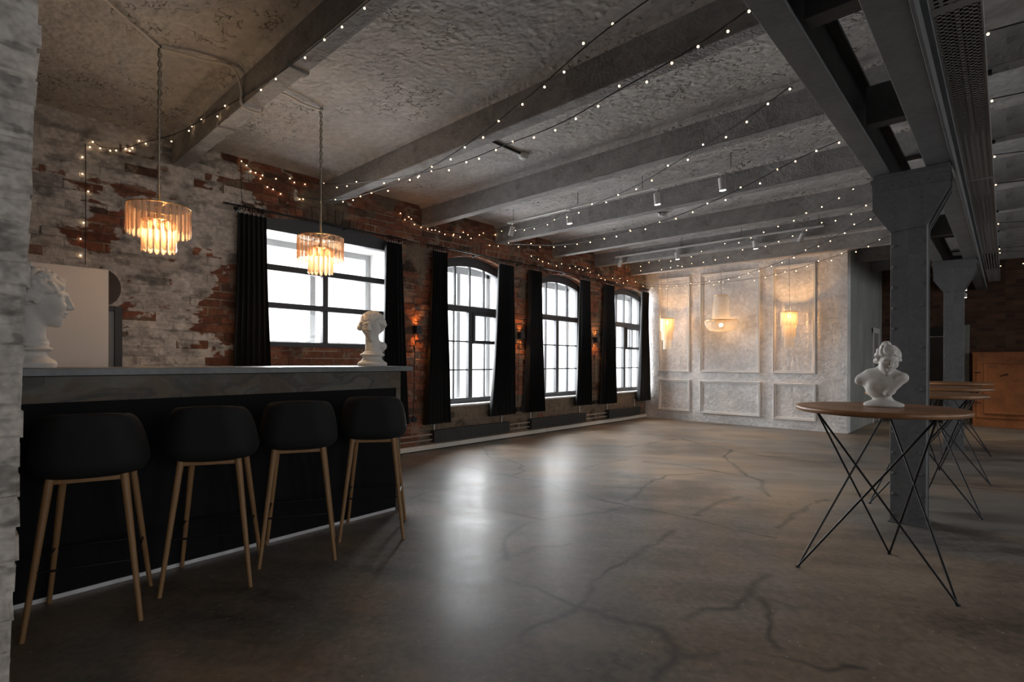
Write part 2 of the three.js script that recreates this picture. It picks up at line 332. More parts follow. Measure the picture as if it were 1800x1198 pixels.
M.steel = std(0xffffff, 0.62, {
  metalness: 0.0, map: tex(512, 512, 0, 0, 2, 2, (x, y, o) => { const t = 0.85 + 0.35 * (fbm(x * 6, y * 6, 4) - 0.5) + 0.25 * (fbm(x * 50, y * 50, 3) - 0.5); o[0] = 0.150 * t; o[1] = 0.154 * t; o[2] = 0.160 * t; }), bumpMap: M.grit, bumpScale: 0.004,
});
M.galvanised = std(lin(0.30, 0.30, 0.30), 0.55, { metalness: 0.2 });
M.black = std(lin(0.012, 0.012, 0.013), 0.5);
M.blackMetal = std(lin(0.02, 0.02, 0.022), 0.38, { metalness: 0.6 });
M.chrome = std(lin(0.55, 0.55, 0.56), 0.25, { metalness: 1 });
M.whitePaint = std(lin(0.62, 0.61, 0.60), 0.5);
M.cream = std(lin(0.74, 0.69, 0.61), 0.6);
M.plasterCast = std(0xffffff, 0.72, {
  map: tex(256, 256, 0, 0, 0.5, 0.5, (x, y, o) => { const t = 0.94 + 0.16 * (fbm(x * 30, y * 30, 4) - 0.5); o[0] = 0.74 * t; o[1] = 0.715 * t; o[2] = 0.68 * t; }),
});
const glow = (c, s) => std(0x000000, 0.6, { emissive: c, emissiveIntensity: s });
M.warmGlow = glow(lin(1.0, 0.70, 0.40), 12);
M.fairyGlow = glow(lin(1.0, 0.66, 0.36), 9);
M.spotGlow = glow(lin(1.0, 0.93, 0.82), 14);
M.amberGlow = glow(lin(1.0, 0.36, 0.08), 5);

// ------------------------------------------------------------------ floor, ceiling, walls
const floor = struct('floor');
{
  const slab = (x0, x1, z0, z1, m) => { const g = new THREE.BoxGeometry(x1 - x0, 0.2, z1 - z0, 1, 1, 1); g.translate((x0 + x1) / 2, -0.1, (z0 + z1) / 2); part(floor, 'concrete_slab', uvMetres(g), m); };
  slab(NEAR.x0, NEAR.x1, NEAR.z0, NEAR.z1, M.floorNear);
  slab(XW - WALL_T, NEAR.x0, NEAR.z0, NEAR.z1, M.floorFar);
  slab(NEAR.x1, XR + WALL_T, NEAR.z0, NEAR.z1, M.floorFar);
  slab(XW - WALL_T, XR + WALL_T, ZB - 0.3, NEAR.z0, M.floorFar);
  slab(XW - WALL_T, XR + WALL_T, NEAR.z1, ZN + 0.3, M.floorFar);
}
const ceiling = struct('ceiling');
part(ceiling, 'ceiling_slab', box(XW - WALL_T, XR + WALL_T, YC, YC + 0.25, ZB - 0.3, ZN + 0.3), M.ceiling);
const BEAMS = [2.74, 1.34, -0.06, -1.457, -2.954, -4.351, -5.755, -7.14, -8.434, -9.748, -11.1, -12.45];
BEAMS.forEach((z) => {
  const yb = z > -2 ? 3.03 : YB, w = 0.125, L = XR - XW;
  const g = new RoundedBoxGeometry(L, YC - yb + 0.02, w, 2, 0.012, 60);
  g.translate((XW + XR) / 2, (YC + yb + 0.02) / 2, z - w / 2);
  part(ceiling, 'beam', uvMetres(g), M.beam);
  // plaster swelling where the beam meets the slab
  const s = new THREE.Shape(); s.moveTo(0, 0); s.lineTo(0.06, 0); s.quadraticCurveTo(0.015, -0.012, 0, -0.05); s.lineTo(0, 0);
  for (const d of [1, -1]) {
    const c = new THREE.ExtrudeGeometry(s, { depth: L, bevelEnabled: false, curveSegments: 5 });
    c.rotateY(-d * Math.PI / 2);
    c.translate(d > 0 ? XR : XW, YC + 0.004, d > 0 ? z - 0.002 : z - w + 0.002);
    part(ceiling, 'plaster_fillet', uvMetres(c), M.ceiling);
  }
});

// iron straps clasping the underside of the first beam over the bar
for (const x of [-3.28, -4.53]) part(ceiling, 'beam_strap', box(x - 0.035, x + 0.035, 3.018, 3.06, -1.59, -1.448, 0.008), M.beam);
// outline of an opening, as (u, y) with u = -z; the arch is a flat circular segment
function archPath(o, P, grow = 0) {
  const u0 = -o.zc - o.hw - grow, u1 = -o.zc + o.hw + grow, y0 = o.y0 - grow, y1 = o.y1 + grow * 0.5, rise = o.rise;
  P.moveTo(u0, y0); P.lineTo(u1, y0); P.lineTo(u1, y1);
  if (rise > 0) { const w = (u1 - u0) / 2, r = (w * w + rise * rise) / (2 * rise), a = Math.asin(w / r), cx = (u0 + u1) / 2, cy = y1 + rise - r; P.absarc(cx, cy, r, Math.PI / 2 - a, Math.PI / 2 + a, false); }
  else P.lineTo(u0, y1);
  P.lineTo(u0, y0);
  return P;
}
const archTop = (o, u) => { if (!o.rise) return o.y1; const w = o.hw, r = (w * w + o.rise * o.rise) / (2 * o.rise), d = u + o.zc; return o.y1 + o.rise - r + Math.sqrt(Math.max(0, r * r - d * d)); };
const inside = (o, u, y, g = 0) => Math.abs(u + o.zc) < o.hw + g && y > o.y0 - g && y < archTop(o, clamp(u, -o.zc - o.hw, -o.zc + o.hw)) + g;
function wallSlab(u0, u1, opens, xIn, dir, m) {               // a wall of thickness WALL_T whose inner face is at xIn; dir = -1: it stands to the left of that face
  const s = new THREE.Shape(); s.moveTo(u0, 0); s.lineTo(u1, 0); s.lineTo(u1, YC); s.lineTo(u0, YC); s.lineTo(u0, 0);
  for (const o of opens) s.holes.push(archPath(o, new THREE.Path()));
  const g = new THREE.ExtrudeGeometry(s, { depth: WALL_T, bevelEnabled: false, curveSegments: 14 });
  g.rotateY(Math.PI / 2);                                     // (u, y, d) -> x = d, z = -u
  g.translate(dir < 0 ? xIn - WALL_T : xIn, 0, 0);
  return uvMetres(g);
}
const wallLeft = struct('wall_left');
part(wallLeft, 'mortar_bed', wallSlab(-ZN - 0.3, -SPLIT, [OPEN[0]], XW, -1, M.wallA), M.wallA);
part(wallLeft, 'mortar_bed', wallSlab(-SPLIT, -ZB + 0.3, OPEN.slice(1), XW, -1, M.wallB), M.wallB);
// a brick as five faces with a worn edge; corner points wander a little
function brickGeo(u0, u1, y0, y1, d, back, bev = 0.006, jit = 0.0025) {
  const j = () => R(-jit, jit), P = [], f = [];
  const c = [[u0, y0], [u1, y0], [u1, y1], [u0, y1]].map(([u, y]) => [u + j(), y + j()]);
  const s = [[1, 1], [-1, 1], [-1, -1], [1, -1]];
  for (let i = 0; i < 4; i++) P.push([c[i][0], c[i][1], back]);
  for (let i = 0; i < 4; i++) P.push([c[i][0], c[i][1], d - bev * 0.8]);
  for (let i = 0; i < 4; i++) P.push([c[i][0] + s[i][0] * bev, c[i][1] + s[i][1] * bev, d + j() * 0.7]);
  for (let i = 0; i < 4; i++) { const k = (i + 1) % 4; f.push([i, k, 4 + k], [i, 4 + k, 4 + i], [4 + i, 4 + k, 8 + k], [4 + i, 8 + k, 8 + i]); }
  f.push([8, 9, 10], [8, 10, 11]);
  const pos = [], uv = [];
  for (const t of f) for (const i of t) { pos.push(P[i][2], P[i][1], -P[i][0]); uv.push(P[i][0], P[i][1]); }
  const g = new THREE.BufferGeometry();
  g.setAttribute('position', new THREE.Float32BufferAttribute(pos, 3)); g.setAttribute('uv', new THREE.Float32BufferAttribute(uv, 2));
  g.computeVertexNormals();
  return g;
}
{
  const list = [];
  for (let c = 0; c < 40; c++) {
    const y0 = c * COURSE + 0.005, y1 = (c + 1) * COURSE - 0.005; if (y1 > YC - 0.01) break;
    const s = (c & 1) * BRICK * 0.5 + (hash2(c, 3) - 0.5) * 0.05;
    for (let k = Math.floor((-0.7 + 20 + s) / BRICK); ; k++) {
      let u0 = k * BRICK - 20 - s + 0.005, u1 = u0 + BRICK - 0.01; if (u0 > 10.38) break;
      if (u1 < -0.7) continue;
      u1 = Math.min(u1, 10.395);
      let drop = false;
      for (const o of OPEN) {
        const L = -o.zc - o.hw, Rr = -o.zc + o.hw, ym = (y0 + y1) / 2;
        if (ym > o.y1 - 0.05 && inside({ ...o, rise: o.rise || 0.16 }, (u0 + u1) / 2, ym, 0.16) && ym > o.y1 - 0.05) { drop = true; break; }
        if (y1 < o.y0 - 0.004 || y0 > o.y1) continue;
        if (u0 >= L - 0.004 && u1 <= Rr + 0.004) { drop = true; break; }
        if (u0 < L && u1 > L) u1 = L - 0.002; else if (u0 < Rr && u1 > Rr) u0 = Rr + 0.002;
      }
      if (drop || u1 - u0 < 0.03) continue;
      if (u0 < -SPLIT && u1 > -SPLIT) { if (-SPLIT - u0 > u1 + SPLIT) u1 = -SPLIT; else u0 = -SPLIT; if (u1 - u0 < 0.03) continue; }
      const um = (u0 + u1) / 2, ym = (y0 + y1) / 2, cover = Math.max(sstep(0.25, 0.45, paintAt(um, ym)), 0.8 * sstep(0.1, 0.25, smearAt(um, ym)));
      const d = XW + lerp(0.011, 0.0045, cover) + R(-0.002, 0.004) * lerp(1, 0.6, cover);
      list.push({ g: brickGeo(u0, u1, y0, y1, d, XW - 0.004, lerp(0.006, 0.013, cover), lerp(0.0025, 0.006, cover)), um, ym, near: -Math.hypot(XW, um, ym - 1.2) - (ym < 1.2 && um < 4 ? 4 : 0) });
    }
  }
  // flat arches of bricks on edge over the windows
  for (const o of OPEN) {
    const q = o.rise ? o : { ...o, rise: 0.16, y1: 2.63 }, w = q.hw + 0.05, r = (w * w + q.rise * q.rise) / (2 * q.rise), a = Math.asin(w / r), cy = q.y1 + q.rise - r, n = 19;
    for (let i = 0; i < n; i++) {
      const a0 = -a + 2 * a * i / n, pos = [];
      const g = brickGeo(-0.5, 0.5, -0.5, 0.5, XW + R(0.008, 0.014), XW - 0.004, 0.0, 0.0), P = g.attributes.position, uv = g.attributes.uv;
      const h = R(0.15, 0.17), wd = 2 * a * r / n - 0.008;
      for (let v = 0; v < P.count; v++) {
        const lu = -P.getZ(v) * wd, ly = (P.getY(v) + 0.5) * h + 0.006, ang = a0 + a / n, u = -q.zc + (r + ly) * Math.sin(ang) + lu * Math.cos(ang), y = cy + (r + ly) * Math.cos(ang) - lu * Math.sin(ang);
        P.setXYZ(v, P.getX(v), y, -u); uv.setXY(v, u, y);
      }
      g.computeVertexNormals();
      list.push({ g, um: -q.zc, ym: q.y1 + 0.2, near: -Math.hypot(XW, q.zc, 1.4) + 0.6 });
    }
  }
  list.sort((p, q) => q.near - p.near);
  const rest = [[], []];
  list.forEach((b, i) => { if (i < 300) part(wallLeft, 'brick', b.g, b.um < -SPLIT ? M.wallA : M.wallB); else rest[b.um < -SPLIT ? 0 : 1].push(b.g); });
  part(wallLeft, 'brickwork', rest[0], M.wallA, true); part(wallLeft, 'brickwork', rest[1], M.wallB, true);
}
// the brick pier at the camera's left: only its face and ragged corner show
const wallPier = struct('wall_partition');
{
  const X = -1.95, edge = (y) => 0.150 + 0.030 * (y - 1.2);
  const s = []; for (let i = 0; i <= 10; i++) { const y = YC * i / 10; s.push(new THREE.Vector2(edge(y) - 0.001, y)); }
  const sh = new THREE.Shape([...s, new THREE.Vector2(-ZN, YC), new THREE.Vector2(-ZN, 0)]);
  const g = new THREE.ExtrudeGeometry(sh, { depth: 0.42, bevelEnabled: false }); g.rotateY(Math.PI / 2); g.translate(X - 0.42, 0, 0);
  part(wallPier, 'mortar_bed', uvMetres(g), M.pier);
  for (let c = 0; c < 39; c++) {
    const y0 = c * COURSE + 0.007, y1 = Math.min((c + 1) * COURSE - 0.007, YC - 0.004), header = c & 1;
    let u1 = edge((y0 + y1) / 2) + R(-0.002, 0.004);
    for (let k = 0; k < 3; k++) {
      const L = (k === 0 && header ? 0.135 : 0.262) + R(-0.006, 0.006), u0 = u1 - L;
      part(wallPier, 'brick', brickGeo(u0, u1, y0, y1, X + R(0.003, 0.008), X - (k === 0 ? 0.11 : 0.01), 0.009, 0.005), M.pier);
      u1 = u0 - 0.012; if (u1 < -0.33) break;
    }
  }
}
// panelled end wall, the block behind it, the far brick wall and the parts of the hall outside the frame
const wallFar = struct('wall_far');
part(wallFar, 'plaster_face', box(XW, -1.955, 0, YC, ZF - 0.25, ZF, 0), M.plaster);
const PANELS = [[-5.40, -4.72, 1.0, 2.955], [-4.50, -3.355, 1.0, 2.955], [-3.135, -2.43, 1.0, 2.955], [-5.40, -4.71, 0.19, 0.835], [-4.50, -3.345, 0.18, 0.835], [-3.12, -2.42, 0.165, 0.825]];
for (const [x0, x1, y0, y1] of PANELS) {
  const f = new THREE.Group(); f.name = 'panel_frame'; wallFar.add(f);
  const prof = [[0, -0.002], [0, 0.026], [0.006, 0.036], [0.016, 0.036], [0.020, 0.016], [0.030, 0.014], [0.034, 0.024], [0.044, 0.022], [0.048, 0.006], [0.050, -0.002]];
  const strip = (ax, ay, bx, by) => {                         // mitred moulding from a to b, its profile growing inwards (to the left of a -> b)
    const L = Math.hypot(bx - ax, by - ay), dx = (bx - ax) / L, dy = (by - ay) / L, nx = -dy, ny = dx, pos = [];
    const P = (p, e) => { const t = e ? L - p[0] : p[0]; return [ax + dx * t + nx * p[0], ay + dy * t + ny * p[0], ZF + p[1]]; };
    for (let i = 0; i + 1 < prof.length; i++) { const a = P(prof[i], 0), b = P(prof[i], 1), c = P(prof[i + 1], 1), d = P(prof[i + 1], 0); pos.push(...a, ...b, ...c, ...a, ...c, ...d); }
    const g = new THREE.BufferGeometry(); g.setAttribute('position', new THREE.Float32BufferAttribute(pos, 3)); g.computeVertexNormals(); uvMetres(g);
    part(f, 'moulding_strip', g, M.moulding);
  };
  strip(x0, y0, x1, y0); strip(x1, y0, x1, y1); strip(x1, y1, x0, y1); strip(x0, y1, x0, y0);
}
const wallSide = struct('wall_side');
part(wallSide, 'plaster_face', box(-2.2, -1.955, 0, YC, ZB, ZF - 0.25), M.greyPlaster);
const wallBack = struct('wall_back');
part(wallBack, 'brick_face', box(-2.2, XR + WALL_T, 0, YC, ZB - 0.3, ZB), M.farBrick);
part(wallBack, 'corner_plaster', box(-0.85, -0.52, 0, 1.95, ZB, ZB + 0.03, 0.01), M.greyPlaster);
const wallRight = struct('wall_right');
part(wallRight, 'brick_face', wallSlab(-ZN - 0.3, -ZB + 0.3, RIGHT_OPEN, XR, 1), M.farBrick);
const wallRear = struct('wall_rear');
part(wallRear, 'brick_face', box(XW, XR, 0, YC, ZN, ZN + 0.3), M.farBrick);

// ------------------------------------------------------------------ windows
const pane = (win, x, u0, u1, y0, y1, top) => {               // one sheet of glass; top(u) bends its upper edge under the arch
  const s = new THREE.Shape(); s.moveTo(u0, y0); s.lineTo(u1, y0);
  if (top) for (let i = 0; i <= 6; i++) { const u = lerp(u1, u0, i / 6); s.lineTo(u, top(u)); } else { s.lineTo(u1, y1); s.lineTo(u0, y1); }
  s.lineTo(u0, y0);
  const g = new THREE.ShapeGeometry(s); g.rotateY(Math.PI / 2); g.translate(x, 0, 0);
  part(win, 'pane', g, M.glass);
};
const bar = (win, name, x, u0, u1, y0, y1, d, m = M.frame) => part(win, name, box(x - d / 2, x + d / 2, y0, y1, -u1, -u0, 0.006), m);
function arched(win, name, o, x, depth, low, band, m, drop = 0) { // board under the arch: top follows it, its lower edge at low(u)
  const s = new THREE.Shape(), L = -o.zc - o.hw, Rr = -o.zc + o.hw;
  for (let i = 0; i <= 20; i++) { const u = lerp(L, Rr, i / 20); s[i ? 'lineTo' : 'moveTo'](u, archTop(o, u) - drop); }
  for (let i = 20; i >= 0; i--) { const u = lerp(L, Rr, i / 20); s.lineTo(u, low(u)); }
  const g = new THREE.ExtrudeGeometry(s, { depth, bevelEnabled: false }); g.rotateY(Math.PI / 2); g.translate(x - depth / 2, 0, 0);
  return part(win, name, uvMetres(g), m);
}
function outerWindow(win, o, x) {                             // second, white-painted glazing on the street side
  const L = -o.zc - o.hw, Rr = -o.zc + o.hw, t = 0.085, tr = lerp(o.y0, o.y1, 0.70), mid = -o.zc;
  bar(win, 'outer_post', x, L, L + t, o.y0, o.y1, 0.07, M.whiteFrame); bar(win, 'outer_post', x, Rr - t, Rr, o.y0, o.y1, 0.07, M.whiteFrame);
  bar(win, 'outer_rail', x, L + t, Rr - t, o.y0, o.y0 + t, 0.07, M.whiteFrame); bar(win, 'outer_rail', x, L + t, Rr - t, tr, tr + 0.08, 0.07, M.whiteFrame);
  if (o.rise) arched(win, 'outer_head', o, x, 0.07, () => o.y1 - 0.06, 0, M.whiteFrame); else bar(win, 'outer_head', x, L + t, Rr - t, o.y1 - t, o.y1, 0.07, M.whiteFrame);
  bar(win, 'outer_mullion', x, mid - 0.035, mid + 0.035, o.y0 + t, o.y1 - 0.06, 0.06, M.whiteFrame);
}
// lining of the reveal between the two glazings
function lining(win, o, x0, x1) {
  const L = -o.zc - o.hw, Rr = -o.zc + o.hw, e = 0.012;
  part(win, 'reveal', box(x0, x1, o.y0, o.y1, -L - e, -L), M.reveal); part(win, 'reveal', box(x0, x1, o.y0, o.y1, -Rr, -Rr + e), M.reveal);
  const s = new THREE.Shape();
  for (let i = 0; i <= 16; i++) { const u = lerp(L, Rr, i / 16); s[i ? 'lineTo' : 'moveTo'](u, archTop(o, u)); }
  for (let i = 16; i >= 0; i--) { const u = lerp(L, Rr, i / 16); s.lineTo(u, archTop(o, u) - e); }
  const g = new THREE.ExtrudeGeometry(s, { depth: x1 - x0, bevelEnabled: false }); g.rotateY(Math.PI / 2); g.translate(x0, 0, 0);
  part(win, 'reveal', uvMetres(g), M.reveal);
  part(win, 'reveal', box(x0, x1, o.y0, o.y0 + e, -Rr, -L), M.reveal);
}
const XO = XW - WALL_T + 0.09;
{ // the wide low window behind the bar: two columns under one long transom light
  const o = OPEN[0], w = struct('window_1'), x = XW - 0.035, L = -o.zc - o.hw, Rr = -o.zc + o.hw, m = -o.zc - 0.06, d = 0.07;
  bar(w, 'frame_rail', x, L, Rr, o.y0, o.y0 + 0.055, d); bar(w, 'frame_rail', x, L, Rr, 1.765, 1.825, d); bar(w, 'frame_rail', x, L, Rr, 2.165, 2.23, d);
  bar(w, 'frame_post', x, L, L + 0.05, o.y0 + 0.055, o.y1, d); bar(w, 'frame_post', x, Rr - 0.04, Rr, o.y0 + 0.055, o.y1, d, M.whiteFrame);
  bar(w, 'mullion', x, m - 0.032, m + 0.032, o.y0 + 0.055, 1.765, d); bar(w, 'mullion', x, m - 0.032, m + 0.032, 1.825, 2.165, d);
  pane(w, x, L + 0.05, m - 0.03, o.y0 + 0.05, 1.77); pane(w, x, m + 0.03, Rr - 0.04, o.y0 + 0.05, 1.77); pane(w, x, L + 0.05, m - 0.03, 1.82, 2.17); pane(w, x, m + 0.03, Rr - 0.04, 1.82, 2.17); pane(w, x, L + 0.05, Rr - 0.04, 2.225, 2.6);
  // tarred timber lintel with a bowed top
  const s = new THREE.Shape(), a = L - 0.06, b = Rr + 0.14; s.moveTo(a, 2.585); s.lineTo(b, 2.585);
  for (let i = 0; i <= 16; i++) { const t = i / 16; s.lineTo(lerp(b, a, t), 2.645 + 0.125 * Math.pow(Math.sin(Math.PI * (0.06 + 0.88 * t)), 0.8) + 0.004 * Math.sin(i * 2.3)); }
  const g = new THREE.ExtrudeGeometry(s, { depth: 0.09, bevelEnabled: false }); g.rotateY(Math.PI / 2); g.translate(XW - 0.07, 0, 0);
  part(w, 'lintel', uvMetres(g), M.frame);
  lining(w, o, XO - 0.05, x - 0.036); outerWindow(w, o, XO);
}
OPEN.slice(1).forEach((o, n) => {
  const w = struct(`window_${n + 2}`), x = XW - 0.19, L = -o.zc - o.hw, Rr = -o.zc + o.hw, m = -o.zc, d = 0.07, t = 0.085, T = 1.985;
  bar(w, 'frame_post', x, L, L + t, o.y0 + 0.09, o.y1 + 0.02, d); bar(w, 'frame_post', x, Rr - t, Rr, o.y0 + 0.09, o.y1 + 0.02, d);
  bar(w, 'frame_rail', x, L, Rr, o.y0 + 0.012, o.y0 + 0.09, d); bar(w, 'transom', x, L + t, Rr - t, T - 0.055, T + 0.035, d + 0.012);
  const low = (u) => archTop(o, lerp(m, u, 0.97)) - 0.16 + 0.03;
  arched(w, 'frame_head', o, x, d, (u) => Math.min(low(u), archTop(o, u) - 0.005), 0, M.frame);
  const q = (Rr - L - 2 * t) / 4, a = L + t;
  for (let i = 1; i < 4; i++) bar(w, 'muntin', x, a + q * i - 0.014, a + q * i + 0.014, T + 0.035, low(a + q * i) + 0.01, 0.045);
  for (let i = 0; i < 4; i++) pane(w, x - 0.004, a + q * i, a + q * (i + 1), T + 0.03, 0, (u) => low(u) + 0.012);
  bar(w, 'mullion', x, m - 0.038, m + 0.038, o.y0 + 0.09, T - 0.055, d);
  const y = [o.y0 + 0.09, 1.075, 1.495, T - 0.055];
  for (const side of [0, 1]) {
    const u0 = side ? m + 0.038 : a, u1 = side ? Rr - t : m - 0.038, um = (u0 + u1) / 2;
    const vent = side === 1 && n !== 1;
    for (const k of [1, 2]) if (!(vent && k === 2)) bar(w, 'muntin', x, u0, u1, y[k] - 0.010, y[k] + 0.010, 0.035);
    bar(w, 'muntin', x, um - 0.011, um + 0.011, y[0], vent || n === 1 ? y[2] : y[3], 0.035);
    if (vent) { // small opening light with its own heavier frame
      const s = new THREE.Group(); s.name = 'vent_light'; w.add(s);
      bar(s, 'sash_rail', x + 0.015, u0, u1, y[2] - 0.03, y[2] + 0.02, 0.08); bar(s, 'sash_rail', x + 0.015, u0, u1, y[3] - 0.045, y[3], 0.08);
      bar(s, 'sash_post', x + 0.015, u0, u0 + 0.045, y[2] + 0.02, y[3] - 0.045, 0.08); bar(s, 'sash_post', x + 0.015, u1 - 0.045, u1, y[2] + 0.02, y[3] - 0.045, 0.08);
      bar(s, 'sash_muntin', x + 0.015, um - 0.011, um + 0.011, y[2] + 0.02, y[3] - 0.045, 0.035);
    }
    for (let k = 0; k < 3; k++) for (const h of [0, 1]) pane(w, x - 0.004, h ? um : u0, h ? u1 : um, y[k], y[k + 1]);
  }
  // sill board
  part(w, 'sill', box(x + 0.03, XW + 0.02, o.y0 - 0.012, o.y0 + 0.014, -Rr - 0.0, -L + 0.0, 0.004), M.whitePaint);
  lining(w, o, XO - 0.05, x - 0.036); outerWindow(w, o, XO);
});
RIGHT_OPEN.forEach((o, n) => {
  const w = struct(`window_${n + 5}`), x = XR + 0.19, L = -o.zc - o.hw, Rr = -o.zc + o.hw, T = 1.985;
  for (const [u0, u1, y0, y1] of [[L, L + 0.085, o.y0, o.y1 + 0.02], [Rr - 0.085, Rr, o.y0, o.y1 + 0.02], [-o.zc - 0.04, -o.zc + 0.04, o.y0, o.y1 + 0.1], [L, Rr, o.y0, o.y0 + 0.085], [L, Rr, T - 0.05, T + 0.04], [L, Rr, 1.49, 1.51], [L, Rr, 1.07, 1.09]]) bar(w, 'frame_bar', x, u0, u1, y0, y1, 0.07);
  pane(w, x, L, Rr, o.y0, 0, (u) => archTop(o, u));
});
// cream boxed-in pipe along the foot of the wall
const skirt = struct('baseboard_left');
part(skirt, 'duct', box(XW - 0.005, XW + 0.045, 0.012, 0.075, ZF + 0.02, -6.98, 0.006), M.cream);
part(skirt, 'duct', box(XW - 0.005, XW + 0.045, 0.012, 0.075, -6.975, 0.5, 0.006), M.cream);

// ------------------------------------------------------------------ steelwork
function iBeam(x0, x1, y0, y1, z0, z1, tf, tw) {
  const c = (x0 + x1) / 2;
  return [box(x0, x1, y0, y0 + tf, z0, z1, 0.004), box(x0, x1, y1 - tf, y1, z0, z1, 0.004), box(c - tw / 2, c + tw / 2, y0 + tf, y1 - tf, z0, z1)];
}
const GY = 2.63;
{
  const a = thing('steel_girder', 'grey riveted steel girder over the left arm of the column head', 'girder');
  const g = iBeam(-0.765, -0.645, GY, YB - 0.002, ZB, ZN, 0.022, 0.02); ['bottom_flange', 'top_flange', 'web'].forEach((n, i) => part(a, n, g[i], M.steel));
  const b = thing('steel_girder', 'wider grey steel girder beside the perforated cable tray', 'girder');
  const h = iBeam(-0.43, -0.285, GY, YB - 0.002, ZB, ZN, 0.03, 0.02); ['bottom_flange', 'top_flange', 'web'].forEach((n, i) => part(b, n, h[i], M.steel));
  part(b, 'side_plate', box(-0.285, -0.268, GY - 0.006, GY + 0.085, ZB, ZN, 0.004), M.steel);
  for (const z of [-0.3, -2.6, -4.0, -6.2, -8.0, -11.2]) part(b, 'spacer', box(-0.645, -0.43, GY + 0.06, GY + 0.3, z - 0.05, z + 0.05, 0.004), M.steel);
}
const rivet = (x, y, z, r = 0.0135) => { const g = new THREE.SphereGeometry(r, 8, 4, 0, Math.PI * 2, 0, Math.PI / 2); g.rotateX(Math.PI / 2); g.scale(1, 1, 0.75); g.translate(x, y, z); return g; };
function column(zc, label) {
  const c = thing('steel_column', label, 'column', [-0.53, 0, zc - 0.11]);
  const hw = 0.108, f = 0.11;
  part(c, 'front_plate', box(-hw, hw, 0, 2.56, f - 0.016, f, 0.003), M.steel);
  part(c, 'rear_plate', box(-hw, hw, 0, 2.56, -f, -f + 0.016, 0.003), M.steel);
  part(c, 'channel', box(-hw + 0.006, -hw + 0.02, 0, 2.56, -f + 0.016, f - 0.016), M.steel);
  part(c, 'channel', box(hw - 0.02, hw - 0.006, 0, 2.56, -f + 0.016, f - 0.016), M.steel);
  const s = new THREE.Shape([[-hw, 2.18], [-0.222, 2.36], [-0.222, 2.56], [0.238, 2.56], [0.238, 2.46], [hw, 2.20]].map(([x, y]) => new THREE.Vector2(x, y)));
  for (const z of [f, -f - 0.012]) { const g = new THREE.ExtrudeGeometry(s, { depth: 0.012, bevelEnabled: false }); g.translate(0, 0, z); part(c, 'gusset_plate', uvMetres(g), M.steel); }
  part(c, 'gusset_edge', cyl([0.112, 2.205, 0], [0.236, 2.462, 0], 0.006, 0.006, 6).scale(1, 1, 1), M.steel);
  part(c, 'cap_plate', box(-0.235, 0.25, 2.56, 2.60, -f - 0.02, f + 0.02, 0.003), M.steel);
  part(c, 'cap_angle', box(-0.225, 0.24, 2.50, 2.56, f + 0.012, f + 0.022, 0.002), M.steel);
  part(c, 'bearing', box(-0.22, 0.235, 2.60, GY, -f, f, 0.003), M.steel);
  part(c, 'base_plate', box(-hw - 0.012, hw + 0.012, 0, 0.012, -f - 0.012, f + 0.012, 0.002), M.steel);
  const rv = [];
  for (let y = 0.06; y < 2.15; y += 0.155) for (const x of [-0.088, 0.078]) rv.push(rivet(x, y + (x > 0 ? 0.012 : 0), f));
  for (let y = 2.2; y < 2.48; y += 0.042) for (const x of [-0.082, 0.078]) rv.push(rivet(x, y, f + 0.012, 0.0075));
  for (let i = 0; i < 9; i++) rv.push(rivet(-0.2 + i * 0.053, 2.53 - (i & 1) * 0.016, f + 0.022, 0.0075));
  part(c, 'rivets', rv, M.steel, true);
  return c;
}
column(-4.88, 'near grey riveted steel column standing behind the table with the bust');
column(-9.55, 'far grey riveted steel column near the orange cabinet');
{ // perforated cable tray
  const t = thing('cable_tray', 'grey perforated cable tray hung beside the girder', 'cable tray');
  const x0 = -0.238, x1 = -0.085, y = 2.75, g = [], z0 = -13.6, z1 = 0.5, n = 5, w = (x1 - x0) / n;
  for (let i = 0; i <= n; i++) g.push(box(x0 + i * w - 0.0065, x0 + i * w + 0.0065, y, y + 0.002, z0, z1));
  for (let i = 0; i < n; i++) for (let z = z1; z > -10; z -= 0.034) g.push(box(x0 + i * w, x0 + (i + 1) * w, y, y + 0.002, z - 0.016 - (i === 2 ? 0.006 : 0), z));
  g.push(box(x0, x1, y, y + 0.002, z0, -10));
  part(t, 'tray_bed', g, M.galvanised, true);
  part(t, 'tray_side', box(x0 - 0.008, x0 - 0.005, y, y + 0.06, z0, z1), M.galvanised); part(t, 'tray_side', box(x1 + 0.005, x1 + 0.009, y - 0.002, y + 0.06, z0, z1), M.galvanised);
  part(t, 'joint_strap', box(x0 - 0.01, x1 + 0.012, y - 0.003, y, -3.02, -2.96), M.galvanised); part(t, 'joint_strap', box(x0 - 0.01, x1 + 0.012, y - 0.003, y, -5.98, -5.92), M.galvanised);
  for (const z of [-1.5, -3.0, -4.4, -5.8, -7.2, -8.5, -9.8, -11.1]) part(t, 'hanger', box(x0 - 0.02, x1 + 0.02, YB - 0.02, YB, z - 0.02, z + 0.02), M.blackMetal);
  for (let k = 0; k < 7; k++) part(t, 'cable', cyl([x0 + 0.011 + k * 0.0218, y + 0.014, z0], [x0 + 0.011 + k * 0.0218, y + 0.014, z1], 0.0112, 0.0112, 8), M.black);
}

